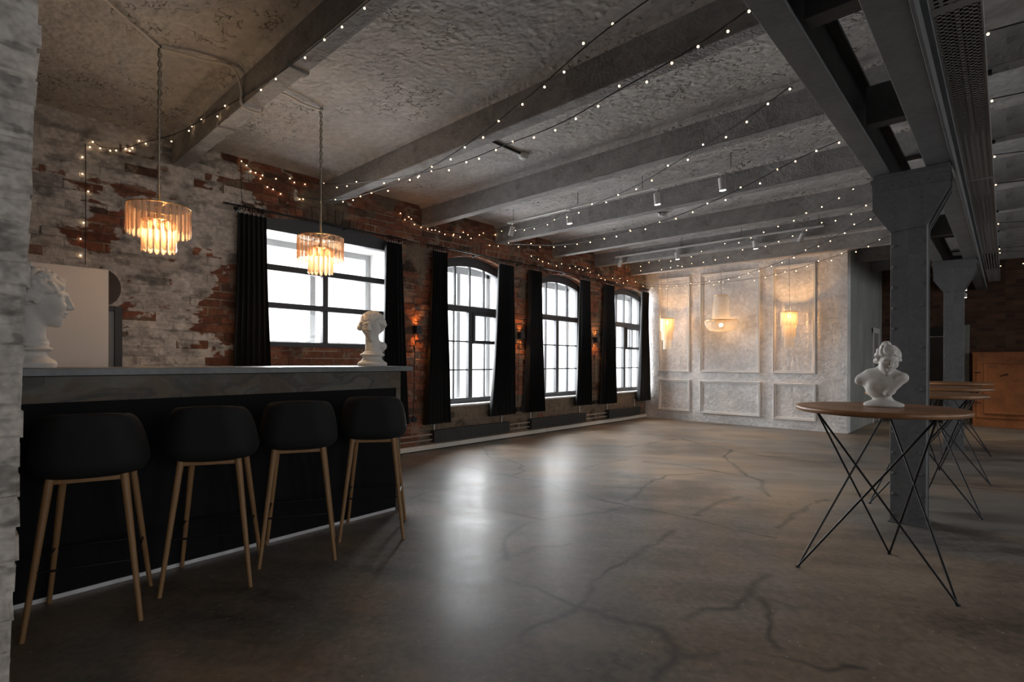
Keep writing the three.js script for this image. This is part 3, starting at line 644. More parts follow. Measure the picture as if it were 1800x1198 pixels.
// ------------------------------------------------------------------ bar
M.stone = phys(0xffffff, 0.5, { specularIntensity: 0.6,
  map: tex(1024, 512, 0, 0, 2.6, 1.3, (x, y, o) => {
    const wx = fbm(x * 1.6 + 3, y * 3.2 + 7, 4), s = fbm(x * 1.2 + 2.2 * wx, y * 7.0 + 5.0 * wx, 5), v = 1 - sstep(0.0, 0.05, Math.abs(s - 0.5)), b = sstep(0.5, 0.62, fbm(x * 2.6 + 40, y * 5 + 2 * wx, 4));
    const t = 0.75 + 0.9 * (s - 0.45) + 0.25 * (fbm(x * 40, y * 40, 3) - 0.5);
    let r = 0.145 * t, g = 0.130 * t, bl = 0.108 * t;
    r = lerp(r, 0.135 * t, b); g = lerp(g, 0.098 * t, b); bl = lerp(bl, 0.068 * t, b);
    o[0] = lerp(r, 0.05, v * 0.7); o[1] = lerp(g, 0.046, v * 0.7); o[2] = lerp(bl, 0.042, v * 0.7);
  }),
});
M.barTop = phys(0xffffff, 0.33, { map: tex(512, 512, 0, 0, 1, 1, (x, y, o) => { const t = 0.8 + 0.5 * (fbm(x * 8, y * 8, 4) - 0.5) + 0.3 * (fbm(x * 60, y * 60, 3) - 0.5); o[0] = 0.14 * t; o[1] = 0.145 * t; o[2] = 0.148 * t; }) });
M.barFront = phys(lin(0.0068, 0.0072, 0.0082), 0.75, { specularIntensity: 0.35 });
M.alu = std(lin(0.80, 0.80, 0.82), 0.35, { metalness: 0.3 });
const BE = -1.14, BN = 2.0;                                  // the bar stands a little askew to the wall: its own axes, front face at x = 0
{
  const b = thing('bar_cabinet', 'long black bar front framed by grey-brown stone apron', 'bar', [-3.538, 0, -1.4], 0.0537);
  part(b, 'front_panel', box(-0.04, -0.012, 0.022, 0.985, BE + 0.045, BN), M.barFront);
  part(b, 'apron', box(-0.04, 0, 0.985, 1.118, BE, BN, 0.002), M.stone);
  part(b, 'end_panel', box(-0.62, 0, 0, 0.985, BE, BE + 0.045, 0.002), M.stone);
  part(b, 'end_apron', box(-0.62, -0.04, 0.985, 1.118, BE, BE + 0.04, 0.002), M.stone);
  part(b, 'plinth_strip', box(-0.04, -0.004, 0, 0.022, BE + 0.045, BN, 0.002), M.alu).userData.label = 'thin bright metal plinth strip';
  part(b, 'carcass', box(-0.60, -0.04, 0.02, 1.118, BE + 0.045, BN), M.barFront);
  const t = thing('bar_worktop', 'grey stone worktop running along the top of the bar', 'worktop', [-3.538, 0, -1.4], 0.0537);
  part(t, 'slab', box(-0.72, 0.035, 1.120, 1.158, BE - 0.10, BN, 0.003), M.barTop);
}
const XF = -4.95;
{
  const f = thing('refrigerator', 'tall white cabinet standing behind the profile bust', 'refrigerator');
  part(f, 'body', box(XW + 0.06, XF - 0.02, 0.0, 1.88, -0.845, 0.35, 0.006), M.whitePaint);
  part(f, 'door', box(XF - 0.018, XF + 0.02, 0.06, 1.88, -0.85, 0.35, 0.006), M.whitePaint);
  const w = thing('wooden_board', 'round brown wooden board on the whitewashed wall behind the bar', 'board');
  const g = new THREE.CylinderGeometry(0.175, 0.175, 0.025, 40); g.rotateZ(Math.PI / 2); g.scale(1, 0.92, 0.8); g.translate(XW + 0.035, 1.825, -0.925);
  part(w, 'disc', g, std(lin(0.055, 0.030, 0.02), 0.6));
  part(w, 'hook', cyl([XW, 2.0, -0.93], [XW + 0.03, 2.0, -0.93], 0.006), M.blackMetal);
  const p = thing('picture_frame', 'black framed grey board on the wall below the wooden board', 'frame');
  const x = XW + 0.02, z0 = -0.86, z1 = -1.075, y0 = 0.95, y1 = 1.67;
  part(p, 'frame_side', box(x, x + 0.03, y0, y1, z1, z1 + 0.055, 0.003), M.black); part(p, 'frame_side', box(x, x + 0.03, y0, y1, z0 - 0.055, z0, 0.003), M.black);
  part(p, 'frame_rail', box(x, x + 0.03, y1 - 0.045, y1, z1 + 0.055, z0 - 0.055, 0.003), M.black); part(p, 'frame_rail', box(x, x + 0.03, y0, y0 + 0.045, z1 + 0.055, z0 - 0.055, 0.003), M.black);
  part(p, 'board', box(x, x + 0.012, y0 + 0.04, y1 - 0.04, z1 + 0.05, z0 - 0.05), std(lin(0.16, 0.165, 0.17), 0.5));
  const sh = thing('back_counter', 'low dark back counter behind the bar', 'counter');
  part(sh, 'body', box(XW + 0.05, XW + 0.5, 0.09, 0.91, -1.84, -0.88, 0.004), M.barFront); part(sh, 'top', box(XW + 0.05, XW + 0.53, 0.91, 0.945, -1.86, -0.87, 0.004), M.barTop);
  part(sh, 'plinth', box(XW + 0.08, XW + 0.46, 0, 0.09, -1.82, -0.9), M.barFront);
}

// ------------------------------------------------------------------ signed distance meshing (surface nets) for busts and seat shells
function nets(f, lo, hi, cell) {
  const nx = Math.ceil((hi[0] - lo[0]) / cell) + 1, ny = Math.ceil((hi[1] - lo[1]) / cell) + 1, nz = Math.ceil((hi[2] - lo[2]) / cell) + 1;
  const F = new Float32Array(nx * ny * nz), id = new Int32Array(nx * ny * nz).fill(-1);
  const B = 6, far = B * cell * 1.55;                        // blocks far from the surface are filled without a look inside
  for (let K = 0; K < nz; K += B) for (let J = 0; J < ny; J += B) for (let I = 0; I < nx; I += B) {
    const c = f(lo[0] + (I + B / 2) * cell, lo[1] + (J + B / 2) * cell, lo[2] + (K + B / 2) * cell), skip = Math.abs(c) > far;
    for (let k = K; k < Math.min(K + B, nz); k++) for (let j = J; j < Math.min(J + B, ny); j++) for (let i = I; i < Math.min(I + B, nx); i++) F[i + nx * (j + ny * k)] = skip ? c : f(lo[0] + i * cell, lo[1] + j * cell, lo[2] + k * cell);
  }
  const pos = [], idx = [], at = (i, j, k) => i + nx * (j + ny * k), off = [0, 1, nx, nx + 1, nx * ny, nx * ny + 1, nx * ny + nx, nx * ny + nx + 1];
  const E = [[0, 1], [2, 3], [4, 5], [6, 7], [0, 2], [1, 3], [4, 6], [5, 7], [0, 4], [1, 5], [2, 6], [3, 7]];
  for (let k = 0; k < nz - 1; k++) for (let j = 0; j < ny - 1; j++) for (let i = 0; i < nx - 1; i++) {
    const b = at(i, j, k); let m = 0;
    for (let c = 0; c < 8; c++) if (F[b + off[c]] < 0) m |= 1 << c;
    if (m === 0 || m === 255) continue;
    let sx = 0, sy = 0, sz = 0, n = 0;
    for (const [p, q] of E) {
      const a = F[b + off[p]], c = F[b + off[q]]; if ((a < 0) === (c < 0)) continue;
      const t = a / (a - c); sx += (p & 1) + t * ((q & 1) - (p & 1)); sy += (p >> 1 & 1) + t * ((q >> 1 & 1) - (p >> 1 & 1)); sz += (p >> 2) + t * ((q >> 2) - (p >> 2)); n++;
    }
    id[b] = pos.length / 3; pos.push(lo[0] + (i + sx / n) * cell, lo[1] + (j + sy / n) * cell, lo[2] + (k + sz / n) * cell);
  }
  const quad = (a, b, c, d, flip) => { if (a < 0 || b < 0 || c < 0 || d < 0) return; flip ? idx.push(a, c, b, a, d, c) : idx.push(a, b, c, a, c, d); };
  for (let k = 1; k < nz - 1; k++) for (let j = 1; j < ny - 1; j++) for (let i = 1; i < nx - 1; i++) {
    const b = at(i, j, k), s = F[b] < 0;
    if (s !== F[b + 1] < 0) quad(id[at(i, j - 1, k - 1)], id[at(i, j, k - 1)], id[b], id[at(i, j - 1, k)], !s);
    if (s !== F[b + nx] < 0) quad(id[at(i - 1, j, k - 1)], id[at(i - 1, j, k)], id[b], id[at(i, j, k - 1)], !s);
    if (s !== F[b + nx * ny] < 0) quad(id[at(i - 1, j - 1, k)], id[at(i, j - 1, k)], id[b], id[at(i - 1, j, k)], !s);
  }
  const g = new THREE.BufferGeometry();
  g.setAttribute('position', new THREE.Float32BufferAttribute(pos, 3)); g.setIndex(idx);
  const e = cell * 0.6, nr = new Float32Array(pos.length);
  for (let v = 0; v < pos.length; v += 3) {
    const x = pos[v], y = pos[v + 1], z = pos[v + 2], a = f(x + e, y, z) - f(x - e, y, z), b = f(x, y + e, z) - f(x, y - e, z), c = f(x, y, z + e) - f(x, y, z - e), l = Math.hypot(a, b, c) || 1;
    nr[v] = a / l; nr[v + 1] = b / l; nr[v + 2] = c / l;
  }
  g.setAttribute('normal', new THREE.BufferAttribute(nr, 3));
  return uvMetres(g);
}
const smin = (a, b, k) => { const h = Math.max(k - Math.abs(a - b), 0) / k; return Math.min(a, b) - h * h * k * 0.25; };
const smax = (a, b, k) => -smin(-a, -b, k);
const ell = (x, y, z, a, b, c) => { const k0 = Math.hypot(x / a, y / b, z / c), k1 = Math.hypot(x / (a * a), y / (b * b), z / (c * c)); return k1 < 1e-9 ? -Math.min(a, b, c) : k0 * (k0 - 1) / k1; };
const cap = (x, y, z, ax, ay, az, ra, bx, by, bz, rb) => { const dx = bx - ax, dy = by - ay, dz = bz - az, t = clamp(((x - ax) * dx + (y - ay) * dy + (z - az) * dz) / (dx * dx + dy * dy + dz * dz)); return Math.hypot(x - ax - dx * t, y - ay - dy * t, z - az - dz * t) - (ra + (rb - ra) * t); };
// a classical head about 0.23 m high: ears at the origin, face towards +z
function head(x, y, z, hair) {
  const ax = Math.abs(x);
  let d = smin(ell(x, y - 0.026, z + 0.014, 0.074, 0.088, 0.094), ell(x, y + 0.034, z - 0.03, 0.057, 0.078, 0.060), 0.03);
  d = smin(d, Math.hypot(x, y + 0.098, z - 0.066) - 0.016, 0.028);
  d = smin(d, Math.hypot(ax - 0.040, y + 0.02, z - 0.056) - 0.024, 0.03);
  d = smin(d, cap(ax, y, z, 0.010, 0.026, 0.087, 0.007, 0.050, 0.020, 0.066, 0.007), 0.016);
  d = smax(d, -(ell(ax - 0.031, y - 0.003, z - 0.098, 0.021, 0.013, 0.018)), 0.014);
  d = smin(d, ell(ax - 0.031, y - 0.001, z - 0.073, 0.0145, 0.0115, 0.0125), 0.004);
  d = smin(d, cap(x, y, z, 0, 0.024, 0.089, 0.0075, 0, -0.026, 0.109, 0.0105), 0.012);
  d = smin(d, Math.hypot(ax - 0.011, y + 0.029, z - 0.097) - 0.0085, 0.008);
  d = smin(d, ell(x, y + 0.053, z - 0.089, 0.021, 0.0055, 0.011), 0.007);
  d = smin(d, ell(x, y + 0.066, z - 0.087, 0.017, 0.0062, 0.011), 0.007);
  d = smax(d, -cap(ax, y, z, 0, -0.0595, 0.102, 0.0022, 0.022, -0.060, 0.090, 0.0015), 0.005);
  d = smin(d, ell(ax - 0.077, y + 0.002, z + 0.004, 0.009, 0.029, 0.017), 0.008);
  return smin(d, hair(x, y, z), 0.006);
}
const lathed = (x, y, z, prof) => { // distance-like field of a turned profile [r, y] rising in y
  const r = Math.hypot(x, z);
  for (let i = 0; i + 1 < prof.length; i++) if (y < prof[i + 1][1] || i + 2 === prof.length) { const t = clamp((y - prof[i][1]) / (prof[i + 1][1] - prof[i][1])); return Math.max((r - lerp(prof[i][0], prof[i + 1][0], t)) * 0.8, prof[0][1] - y, y - prof[prof.length - 1][1]); }
};
const turnedAt = (o) => { const q = new THREE.Matrix4().makeRotationFromEuler(new THREE.Euler(...o.rot, 'YXZ')).invert().elements; return (x, y, z) => { x -= o.at[0]; y -= o.at[1]; z -= o.at[2]; const s = 1 / o.scale; return [(q[0] * x + q[4] * y + q[8] * z) * s, (q[1] * x + q[5] * y + q[9] * z) * s, (q[2] * x + q[6] * y + q[10] * z) * s]; }; };
const wave = (x, y, z, f) => Math.sin(f * (y + 0.5 * z) + 2.2 * Math.sin(f * 0.45 * x) + 1.5 * Math.sin(f * 0.4 * z));

function bustVenus() {
  const T = turnedAt({ at: [0.0, 0.325, 0.012], rot: [0.02, -0.12, 0.10], scale: 1.06 });
  const base = [[0.118, 0], [0.119, 0.022], [0.112, 0.032], [0.090, 0.046], [0.078, 0.062], [0.076, 0.076], [0.088, 0.082], [0.100, 0.090], [0.100, 0.098], [0.080, 0.106], [0.07, 0.118]];
  const hair = (x, y, z) => {
    let d = ell(x, y - 0.030, z + 0.022, 0.100, 0.096, 0.106) - 0.0042 * wave(Math.abs(x), y, z, 150);
    d = smax(d, -(y * 0.80 - z * 0.60 + 0.013 + 0.10 * Math.abs(x) - 0.9 * x * x), 0.012);
    d = smin(d, cap(Math.abs(x), y, z, 0.0, 0.086, 0.064, 0.014, 0.092, 0.004, 0.008, 0.024) - 0.004 * wave(Math.abs(x), y, z, 190), 0.012);
    d = smin(d, Math.hypot(x, y + 0.028, z + 0.112) - 0.038 - 0.003 * wave(x, y, z, 200), 0.02);
    return d;
  };
  const f = (x, y, z) => {
    let d = lathed(x, y, z, base);
    d = smin(d, cap(x, y, z, 0.006, 0.10, 0.0, 0.066, -0.004, 0.245, -0.012, 0.054), 0.012);
    d = smin(d, ell(x - 0.075, y - 0.165, z + 0.02, 0.040, 0.038, 0.045), 0.03);
    const p = T(x, y, z);
    return smin(d, head(p[0], p[1], p[2], hair) * 1.06, 0.018);
  };
  return nets(f, [-0.135, -0.004, -0.155], [0.135, 0.47, 0.15], 0.0036);
}
function bustProfile() {
  const S = 1.28, T = turnedAt({ at: [0.0, 0.372, 0.046], rot: [0.06, 0, 0], scale: S });
  const base = [[0.122, 0], [0.124, 0.026], [0.116, 0.038], [0.096, 0.050], [0.082, 0.066], [0.078, 0.082], [0.086, 0.088], [0.106, 0.096], [0.107, 0.106], [0.088, 0.113], [0.080, 0.118]];
  const curls = []; let s = 5; const q = () => { s = (s * 1103515245 + 12345) >>> 0; return s / 4294967296; };
  for (let i = 0; i < 120; i++) { // locks: short S-shaped strokes combed back from the brow, curling at the rim
    const a = q() * 6.283, e = Math.asin(lerp(-0.35, 0.98, q())), n = [Math.cos(e) * Math.cos(a), Math.sin(e), Math.cos(e) * Math.sin(a)];
    const c = [0.082 * n[0], 0.034 + 0.089 * n[1], -0.020 + 0.099 * n[2]]; if (c[1] * 0.80 - c[2] * 0.60 < -0.002) continue;
    const t = [0.02 * (q() - 0.5), -0.016 - 0.010 * q(), -0.016 * (0.6 + q())];
    curls.push([c[0], c[1], c[2], 0.009 + 0.004 * q(), c[0] + t[0], c[1] + t[1], c[2] + t[2], 0.008]);
  }
  for (let i = 0; i < 40; i++) { // ring of curls along the hairline, over the temples and down the nape
    const k = i / 39, sd = i & 1 ? 1 : -1, a = lerp(0, 2.5, k), x = sd * 0.086 * Math.sin(a), z = lerp(0.070, -0.080, Math.pow(k, 0.8)), y = 0.080 - 0.125 * Math.pow(k, 0.85) + 0.012 * (q() - 0.5);
    curls.push([x, y, z, 0.013 + 0.005 * q(), x + 0.008 * (q() - 0.5), y - 0.014, z - 0.008, 0.011]);
  }
  const hair = (x, y, z) => {
    let d = ell(x, y - 0.034, z + 0.022, 0.086, 0.092, 0.103) - 0.0055 * wave(x * 1.3, y, z, 95);
    d = smax(d, -(y * 0.80 - z * 0.60 + 0.012), 0.012);
    if (d < 0.14) for (const c of curls) { if (Math.abs(x - c[0]) > 0.06 || Math.abs(y - c[1]) > 0.07 || Math.abs(z - c[2]) > 0.07) continue; d = smin(d, cap(x, y, z, ...c), 0.006); }
    return d;
  };
  const f = (x, y, z) => {
    let d = lathed(x, y, z, base);
    d = smin(d, cap(x, y, z, 0, 0.10, 0.0, 0.078, 0, 0.30, 0.008, 0.068), 0.014);
    d = smin(d, ell(x, y - 0.135, z - 0.050, 0.070, 0.022, 0.040), 0.02);
    const p = T(x, y, z);
    return smin(d, head(p[0], p[1], p[2], hair) * S, 0.02);
  };
  return nets(f, [-0.15, -0.004, -0.150], [0.15, 0.56, 0.205], 0.0044);
}
function bustTorso() { // shoulders cut at the upper arms, one arm folded up to the chest, head bowed to its left
  const T = turnedAt({ at: [0.032, 0.268, 0.024], rot: [0.34, 0.42, -0.16], scale: 0.66 });
  const hair = (x, y, z) => {
    let d = ell(x, y - 0.032, z + 0.022, 0.091, 0.094, 0.106) - 0.004 * wave(Math.abs(x), y, z, 120);
    d = smax(d, -(y * 0.80 - z * 0.60 - 0.004 - 0.3 * x * x), 0.014);
    d = smin(d, cap(Math.abs(x), y, z, 0.0, 0.092, 0.050, 0.011, 0.086, 0.012, 0.0, 0.016) - 0.004 * wave(Math.abs(x), y, z, 130), 0.014);
    d = smin(d, Math.hypot(x + 0.01, y - 0.105, z + 0.085) - 0.036 - 0.004 * wave(x, y, z, 160), 0.02);
    return smin(d, Math.hypot(x + 0.05, y + 0.045, z + 0.075) - 0.024, 0.02);
  };
  const f = (x, y, z) => {
    let d = smax(ell(x - 0.006, y - 0.012, z, 0.094 + 0.01 * Math.sin(9 * x + 40 * z), 0.029, 0.064), -y + 0.0, 0.004);
    d = smin(d, ell(x - 0.01, y - 0.045, z, 0.040, 0.05, 0.036), 0.03);
    d = smin(d, smax(ell(x + 0.002, y - 0.130, z - 0.004, 0.080, 0.094, 0.054), -(y - 0.050 - 0.25 * (x + 0.02)), 0.010), 0.012);
    d = smin(d, cap(x, y, z, -0.055, 0.178, -0.002, 0.036, -0.102, 0.150, 0.0, 0.030), 0.03);
    d = smax(d, -(x + 0.128 - 0.25 * (y - 0.15)), 0.008);
    d = smin(d, cap(x, y, z, 0.058, 0.182, 0.0, 0.034, 0.100, 0.168, 0.02, 0.028), 0.025);
    d = smin(d, cap(x, y, z, 0.100, 0.165, 0.024, 0.025, 0.035, 0.080, 0.046, 0.019), 0.012);
    d = smin(d, ell(x + 0.030, y - 0.122, z - 0.038, 0.028, 0.028, 0.020), 0.02);
    d = smin(d, ell(x - 0.040, y - 0.126, z - 0.034, 0.026, 0.028, 0.020), 0.02);
    d = smin(d, cap(x, y, z, 0.008, 0.190, -0.006, 0.030, 0.024, 0.250, 0.004, 0.028), 0.03);
    const p = T(x, y, z);
    return smin(d, head(p[0], p[1], p[2], hair) * 0.66, 0.010);
  };
  return nets(f, [-0.15, -0.002, -0.085], [0.145, 0.375, 0.12], 0.0030);
}
function placeBust(name, label, geo, pos, turn) { const b = thing(name, label, 'bust', pos, turn); part(b, 'figure', geo, M.plasterCast); return b; }
placeBust('plaster_bust', 'white plaster head of a woman on the right end of the bar', bustVenus(), [-3.86, 1.158, -2.44], 0.86);
placeBust('plaster_bust', 'large white curly-haired bust in profile on the bar beside the brick pier', bustProfile(), [-3.80, 1.158, -0.305], 3.04);

// ------------------------------------------------------------------ bar stools
M.stoolCloth = std(lin(0.0065, 0.0065, 0.0068), 0.8);
M.oak = std(0xffffff, 0.5, { map: tex(256, 512, 0, 0, 0.3, 0.6, (x, y, o) => { const g = fbm(x * 120, y * 9, 4), t = 0.75 + 0.5 * g; o[0] = 0.30 * t; o[1] = 0.165 * t; o[2] = 0.070 * t; }) });
function seatShell() {
  const f = (x, y, z) => {                                    // back towards -z; sits between 0.655 and 0.965
    const t = clamp((y - 0.70) / 0.265), hw = lerp(0.224, 0.180, t * t), zb = lerp(-0.200, -0.226, t), zf = 0.200;
    const cz = (zb + zf) / 2, hd = (zf - zb) / 2, r = 0.13;
    const qx = Math.abs(x) - (hw - r), qz = Math.abs(z - cz) - (hd - r);
    const plan = Math.hypot(Math.max(qx, 0), Math.max(qz, 0)) + Math.min(Math.max(qx, qz), 0) - r;
    let outer = smax(plan, Math.max(0.655 + 0.35 * (x * x + z * z) - y, y - 0.995), 0.07);
    const top = lerp(0.990 - 1.6 * Math.max(0, Math.abs(x) - 0.05) ** 2, 0.755, sstep(-0.14, 0.10, z));
    outer = smax(outer, (y - top) * 0.8, 0.05);
    const cav = Math.max(plan + 0.040, 0.722 + 0.25 * (x * x + z * z) - y);
    return smax(outer, -cav, 0.03);
  };
  return nets(f, [-0.25, 0.63, -0.25], [0.25, 1.02, 0.24], 0.009);
}
{
  const shell = seatShell();
  const build = (label, pos, turn) => {
    const s = thing('bar_stool', label, 'stool', pos, turn, 'bar stools');
    part(s, 'seat_shell', shell, M.stoolCloth);
    for (const [sx, sz] of [[-1, -1], [1, -1], [-1, 1], [1, 1]]) {
      const top = [sx * 0.135, 0.675, sz * 0.13], foot = [sx * 0.208, 0.0, sz * 0.214], g = cyl(foot, top, 0.0105, 0.0175, 14);
      part(s, 'leg', g, M.oak);
    }
    for (const z of [-0.128, 0.128]) part(s, 'seat_rail', box(-0.13, 0.13, 0.645, 0.668, z - 0.01, z + 0.01, 0.004), M.oak);
    const k = 0.41, cx = lerp(0.208, 0.135, k), cz = lerp(0.214, 0.13, k), y = 0.675 * k;
    for (const [a, b] of [[[-cx, y, -cz], [cx, y, -cz]], [[cx, y, -cz], [cx, y, cz]], [[cx, y, cz], [-cx, y, cz]], [[-cx, y, cz], [-cx, y, -cz]]]) part(s, 'footrest_bar', cyl(a, b, 0.0055, 0.0055, 8), M.blackMetal);
    return s;
  };
  const at = (x, z, dx, dz) => [[x, 0, z], Math.atan2(dx, dz)];
  const first = build('black bar stool on oak legs nearest the brick pier', ...at(-3.188, -0.494, -0.427, -0.137));
  copyOf(first, 'second black bar stool from the brick pier', ...at(-3.218, -1.034, -0.405, -0.217));
  copyOf(first, 'third black bar stool from the brick pier, second from the bar end', ...at(-3.240, -1.530, -0.36, -0.19));
  copyOf(first, 'black bar stool at the open end of the bar, below the woman bust', ...at(-3.268, -2.086, -0.343, -0.262));
}

// ------------------------------------------------------------------ high tables
M.walnut = phys(0xffffff, 0.36, { map: tex(512, 512, 0, 0, 1, 1, (x, y, o) => { const w = fbm(x * 2.2, y * 9, 4), g = fbm(x * 5, y * 90, 4), t = 0.55 + 0.5 * w + 0.45 * g; o[0] = 0.275 * t; o[1] = 0.130 * t; o[2] = 0.056 * t; }) });
const TOP_Y = 0.948;
{
  const disc = lathe([[0, TOP_Y - 0.030], [0.402, TOP_Y - 0.030], [0.412, TOP_Y - 0.024], [0.415, TOP_Y - 0.012], [0.411, TOP_Y - 0.002], [0.404, TOP_Y], [0, TOP_Y]], 72);
  { const n = disc.attributes.position, uv = disc.attributes.uv; for (let i = 0; i < n.count; i++) uv.setXY(i, n.getX(i) + 0.5, n.getZ(i) + 0.5); }
  const build = (label, pos, turn) => {
    const t = thing('high_table', label, 'table', pos, turn, 'round high tables');
    part(t, 'tabletop', disc, M.walnut);
    part(t, 'mounting_plate', move(new THREE.CylinderGeometry(0.345, 0.345, 0.006, 48), 0, TOP_Y - 0.033, 0), M.blackMetal);
    const F = [], P = [];
    for (let i = 0; i < 3; i++) { const a = Math.PI / 2 + i * Math.PI * 2 / 3; F.push([0.415 * Math.cos(a), 0.006, -0.415 * Math.sin(a)]); P.push([0.315 * Math.cos(a), TOP_Y - 0.036, -0.315 * Math.sin(a)]); }
    for (let i = 0; i < 3; i++) {
      const leg = new THREE.Group(); leg.name = 'leg'; t.add(leg);
      for (const j of [(i + 1) % 3, (i + 2) % 3]) part(leg, 'rod', cyl(F[i], P[j], 0.0058, 0.0058, 8), M.blackMetal);
      part(leg, 'foot_pad', cyl([F[i][0], 0, F[i][2]], [F[i][0], 0.007, F[i][2]], 0.015, 0.013, 12), M.black);
    }
    return t;
  };
  const t1 = build('nearest round walnut table, carrying the small bust', [-0.53, 0, -3.63], 0.0);
  copyOf(t1, 'round walnut table just behind the near steel column', [-0.50, 0, -5.62], 0.06);
  copyOf(t1, 'third round walnut table, between the two steel columns', [-0.49, 0, -7.18], 0.12);
  copyOf(t1, 'farthest round walnut table, before the far steel column', [-0.52, 0, -9.02], 0.9);
  placeBust('plaster_bust', 'small white bust with bare shoulders on the nearest table', bustTorso(), [-0.522, TOP_Y, -3.67], 0.05);
}

// ------------------------------------------------------------------ curtains and rods
M.velvet = phys(lin(0.0085, 0.0085, 0.0092), 0.72, { sheen: 0.12, sheenRoughness: 0.5, sheenColor: lin(0.5, 0.5, 0.52) });
function curtainGeo(c, folds) {                               // c: z at top (near, far) and at the hem (near, far)
  const [ta, tb, ba, bb, yb] = c, yt = 2.685, n = folds * 12, m = 26, pos = [], idx = [], ph = R(0, 6), w = [];
  for (let i = 0; i <= folds + 1; i++) w.push(R(0.75, 1.25));
  const P = (s, t, back) => {
    const open = Math.pow(1 - t, 1.3), z0 = lerp(ba, ta, Math.pow(t, 0.8)), z1 = lerp(bb, tb, Math.pow(t, 0.8));
    const f = s * folds, k = Math.floor(f), a = lerp(w[k], w[k + 1] ?? 1, f - k);
    const amp = lerp(0.024, 0.046, open) * a, wob = 0.02 * Math.sin(3.1 * s + 2.2 * t + ph) * open;
    const zz = lerp(z0, z1, s + 0.18 / folds * Math.sin(2 * Math.PI * f * 1.0 + 1.3 + ph));
    return [-5.622 + amp * Math.sin(2 * Math.PI * f + ph + 0.7 * Math.sin(5 * t + ph)) + wob - (back ? 0.006 : 0), lerp(yb, yt, t), zz];
  };
  const row = 2 * (n + 1);
  for (let j = 0; j <= m; j++) { const t = j / m; for (let i = 0; i <= n; i++) pos.push(...P(i / n, t, 0)); for (let i = n; i >= 0; i--) pos.push(...P(i / n, t, 1)); }
  for (let j = 0; j < m; j++) for (let i = 0; i < row; i++) { const k = (i + 1) % row, a = j * row + i, b = j * row + k, c2 = a + row, d = b + row; idx.push(a, b, d, a, d, c2); }
  const g = new THREE.BufferGeometry(); g.setAttribute('position', new THREE.Float32BufferAttribute(pos, 3)); g.setIndex(idx); g.computeVertexNormals();
  return uvMetres(g);
}
const ROD_Y = 2.752, ROD_X = -5.622;
const sh = (z) => z * 0.981;
const CURTAINS = [
  [[-2.04, -2.32, -1.97, -2.40, 0.39], 'black curtain at the left of the wide bar window'],
  [[-3.81, -4.04, -3.72, -4.17, 0.39], 'black curtain at the right of the wide bar window, behind the woman bust'],
  [[-4.56, -4.80, -4.40, -4.86, 0.36], 'black curtain right of the first wall sconce, left side of its arched window'],
  [[-5.87, -6.17, -5.67, -6.22, 0.38], 'black curtain just left of the middle wall sconce'],
  [[-6.58, -6.89, -6.48, -6.96, 0.38], 'black curtain just right of the middle wall sconce'],
  [[-8.02, -8.29, -7.91, -8.33, 0.41], 'black curtain just left of the farthest wall sconce'],
  [[-8.84, -9.14, -8.69, -9.23, 0.39], 'black curtain just right of the farthest wall sconce'],
  [[-10.25, -10.53, -10.06, -10.66, 0.38], 'black curtain in the corner by the panelled wall'],
];
for (const [c, label] of CURTAINS) {
  const t = thing('curtain', label, 'curtain', [0, 0, 0], 0, 'black curtains on the window wall'), z = c.slice(0, 4).map(sh); z[1] = Math.max(z[1], -10.35); z[3] = Math.max(z[3], -10.37);
  part(t, 'cloth', curtainGeo([...z, c[4]], 6), M.velvet);
  for (let i = 0; i < 6; i++) {
    const zz = lerp(z[0], z[1], (i + 0.5) / 6), g = new THREE.TorusGeometry(0.026, 0.0045, 6, 16); g.rotateY(R(-0.5, 0.5)); g.translate(ROD_X, ROD_Y - 0.016, zz);
    part(t, 'ring', g, M.blackMetal);
    part(t, 'clip', box(ROD_X - 0.004, ROD_X + 0.004, 2.678, ROD_Y - 0.04, zz - 0.005, zz + 0.005), M.chrome);
  }
}
for (const [z0, z1, label, bk] of [[-1.92, -4.03, 'black iron curtain rod above the wide bar window', [-2.02, -3.2, -4.0]], [-4.40, -10.34, 'long black iron curtain rod above the three arched windows', [-4.45, -5.3, -6.25, -7.4, -8.5, -9.6, -10.3]]]) {
  const t = thing('curtain_rod', label, 'curtain rod');
  part(t, 'rod', cyl([ROD_X, ROD_Y, z0], [ROD_X, ROD_Y, z1], 0.0085, 0.0085, 10), M.blackMetal);
  part(t, 'finial', cyl([ROD_X, ROD_Y, z0 + 0.05], [ROD_X, ROD_Y, z0], 0.006, 0.013, 10), M.blackMetal); part(t, 'finial', cyl([ROD_X, ROD_Y, z1], [ROD_X, ROD_Y, z1 - 0.03], 0.013, 0.006, 10), M.blackMetal);
  for (const z of bk) part(t, 'bracket', [cyl([XW - 0.01, ROD_Y - 0.012, z], [ROD_X, ROD_Y - 0.012, z], 0.006, 0.006, 8), cyl([XW - 0.004, ROD_Y - 0.012, z], [XW + 0.012, ROD_Y - 0.012, z], 0.02, 0.02, 12)], M.blackMetal);
}

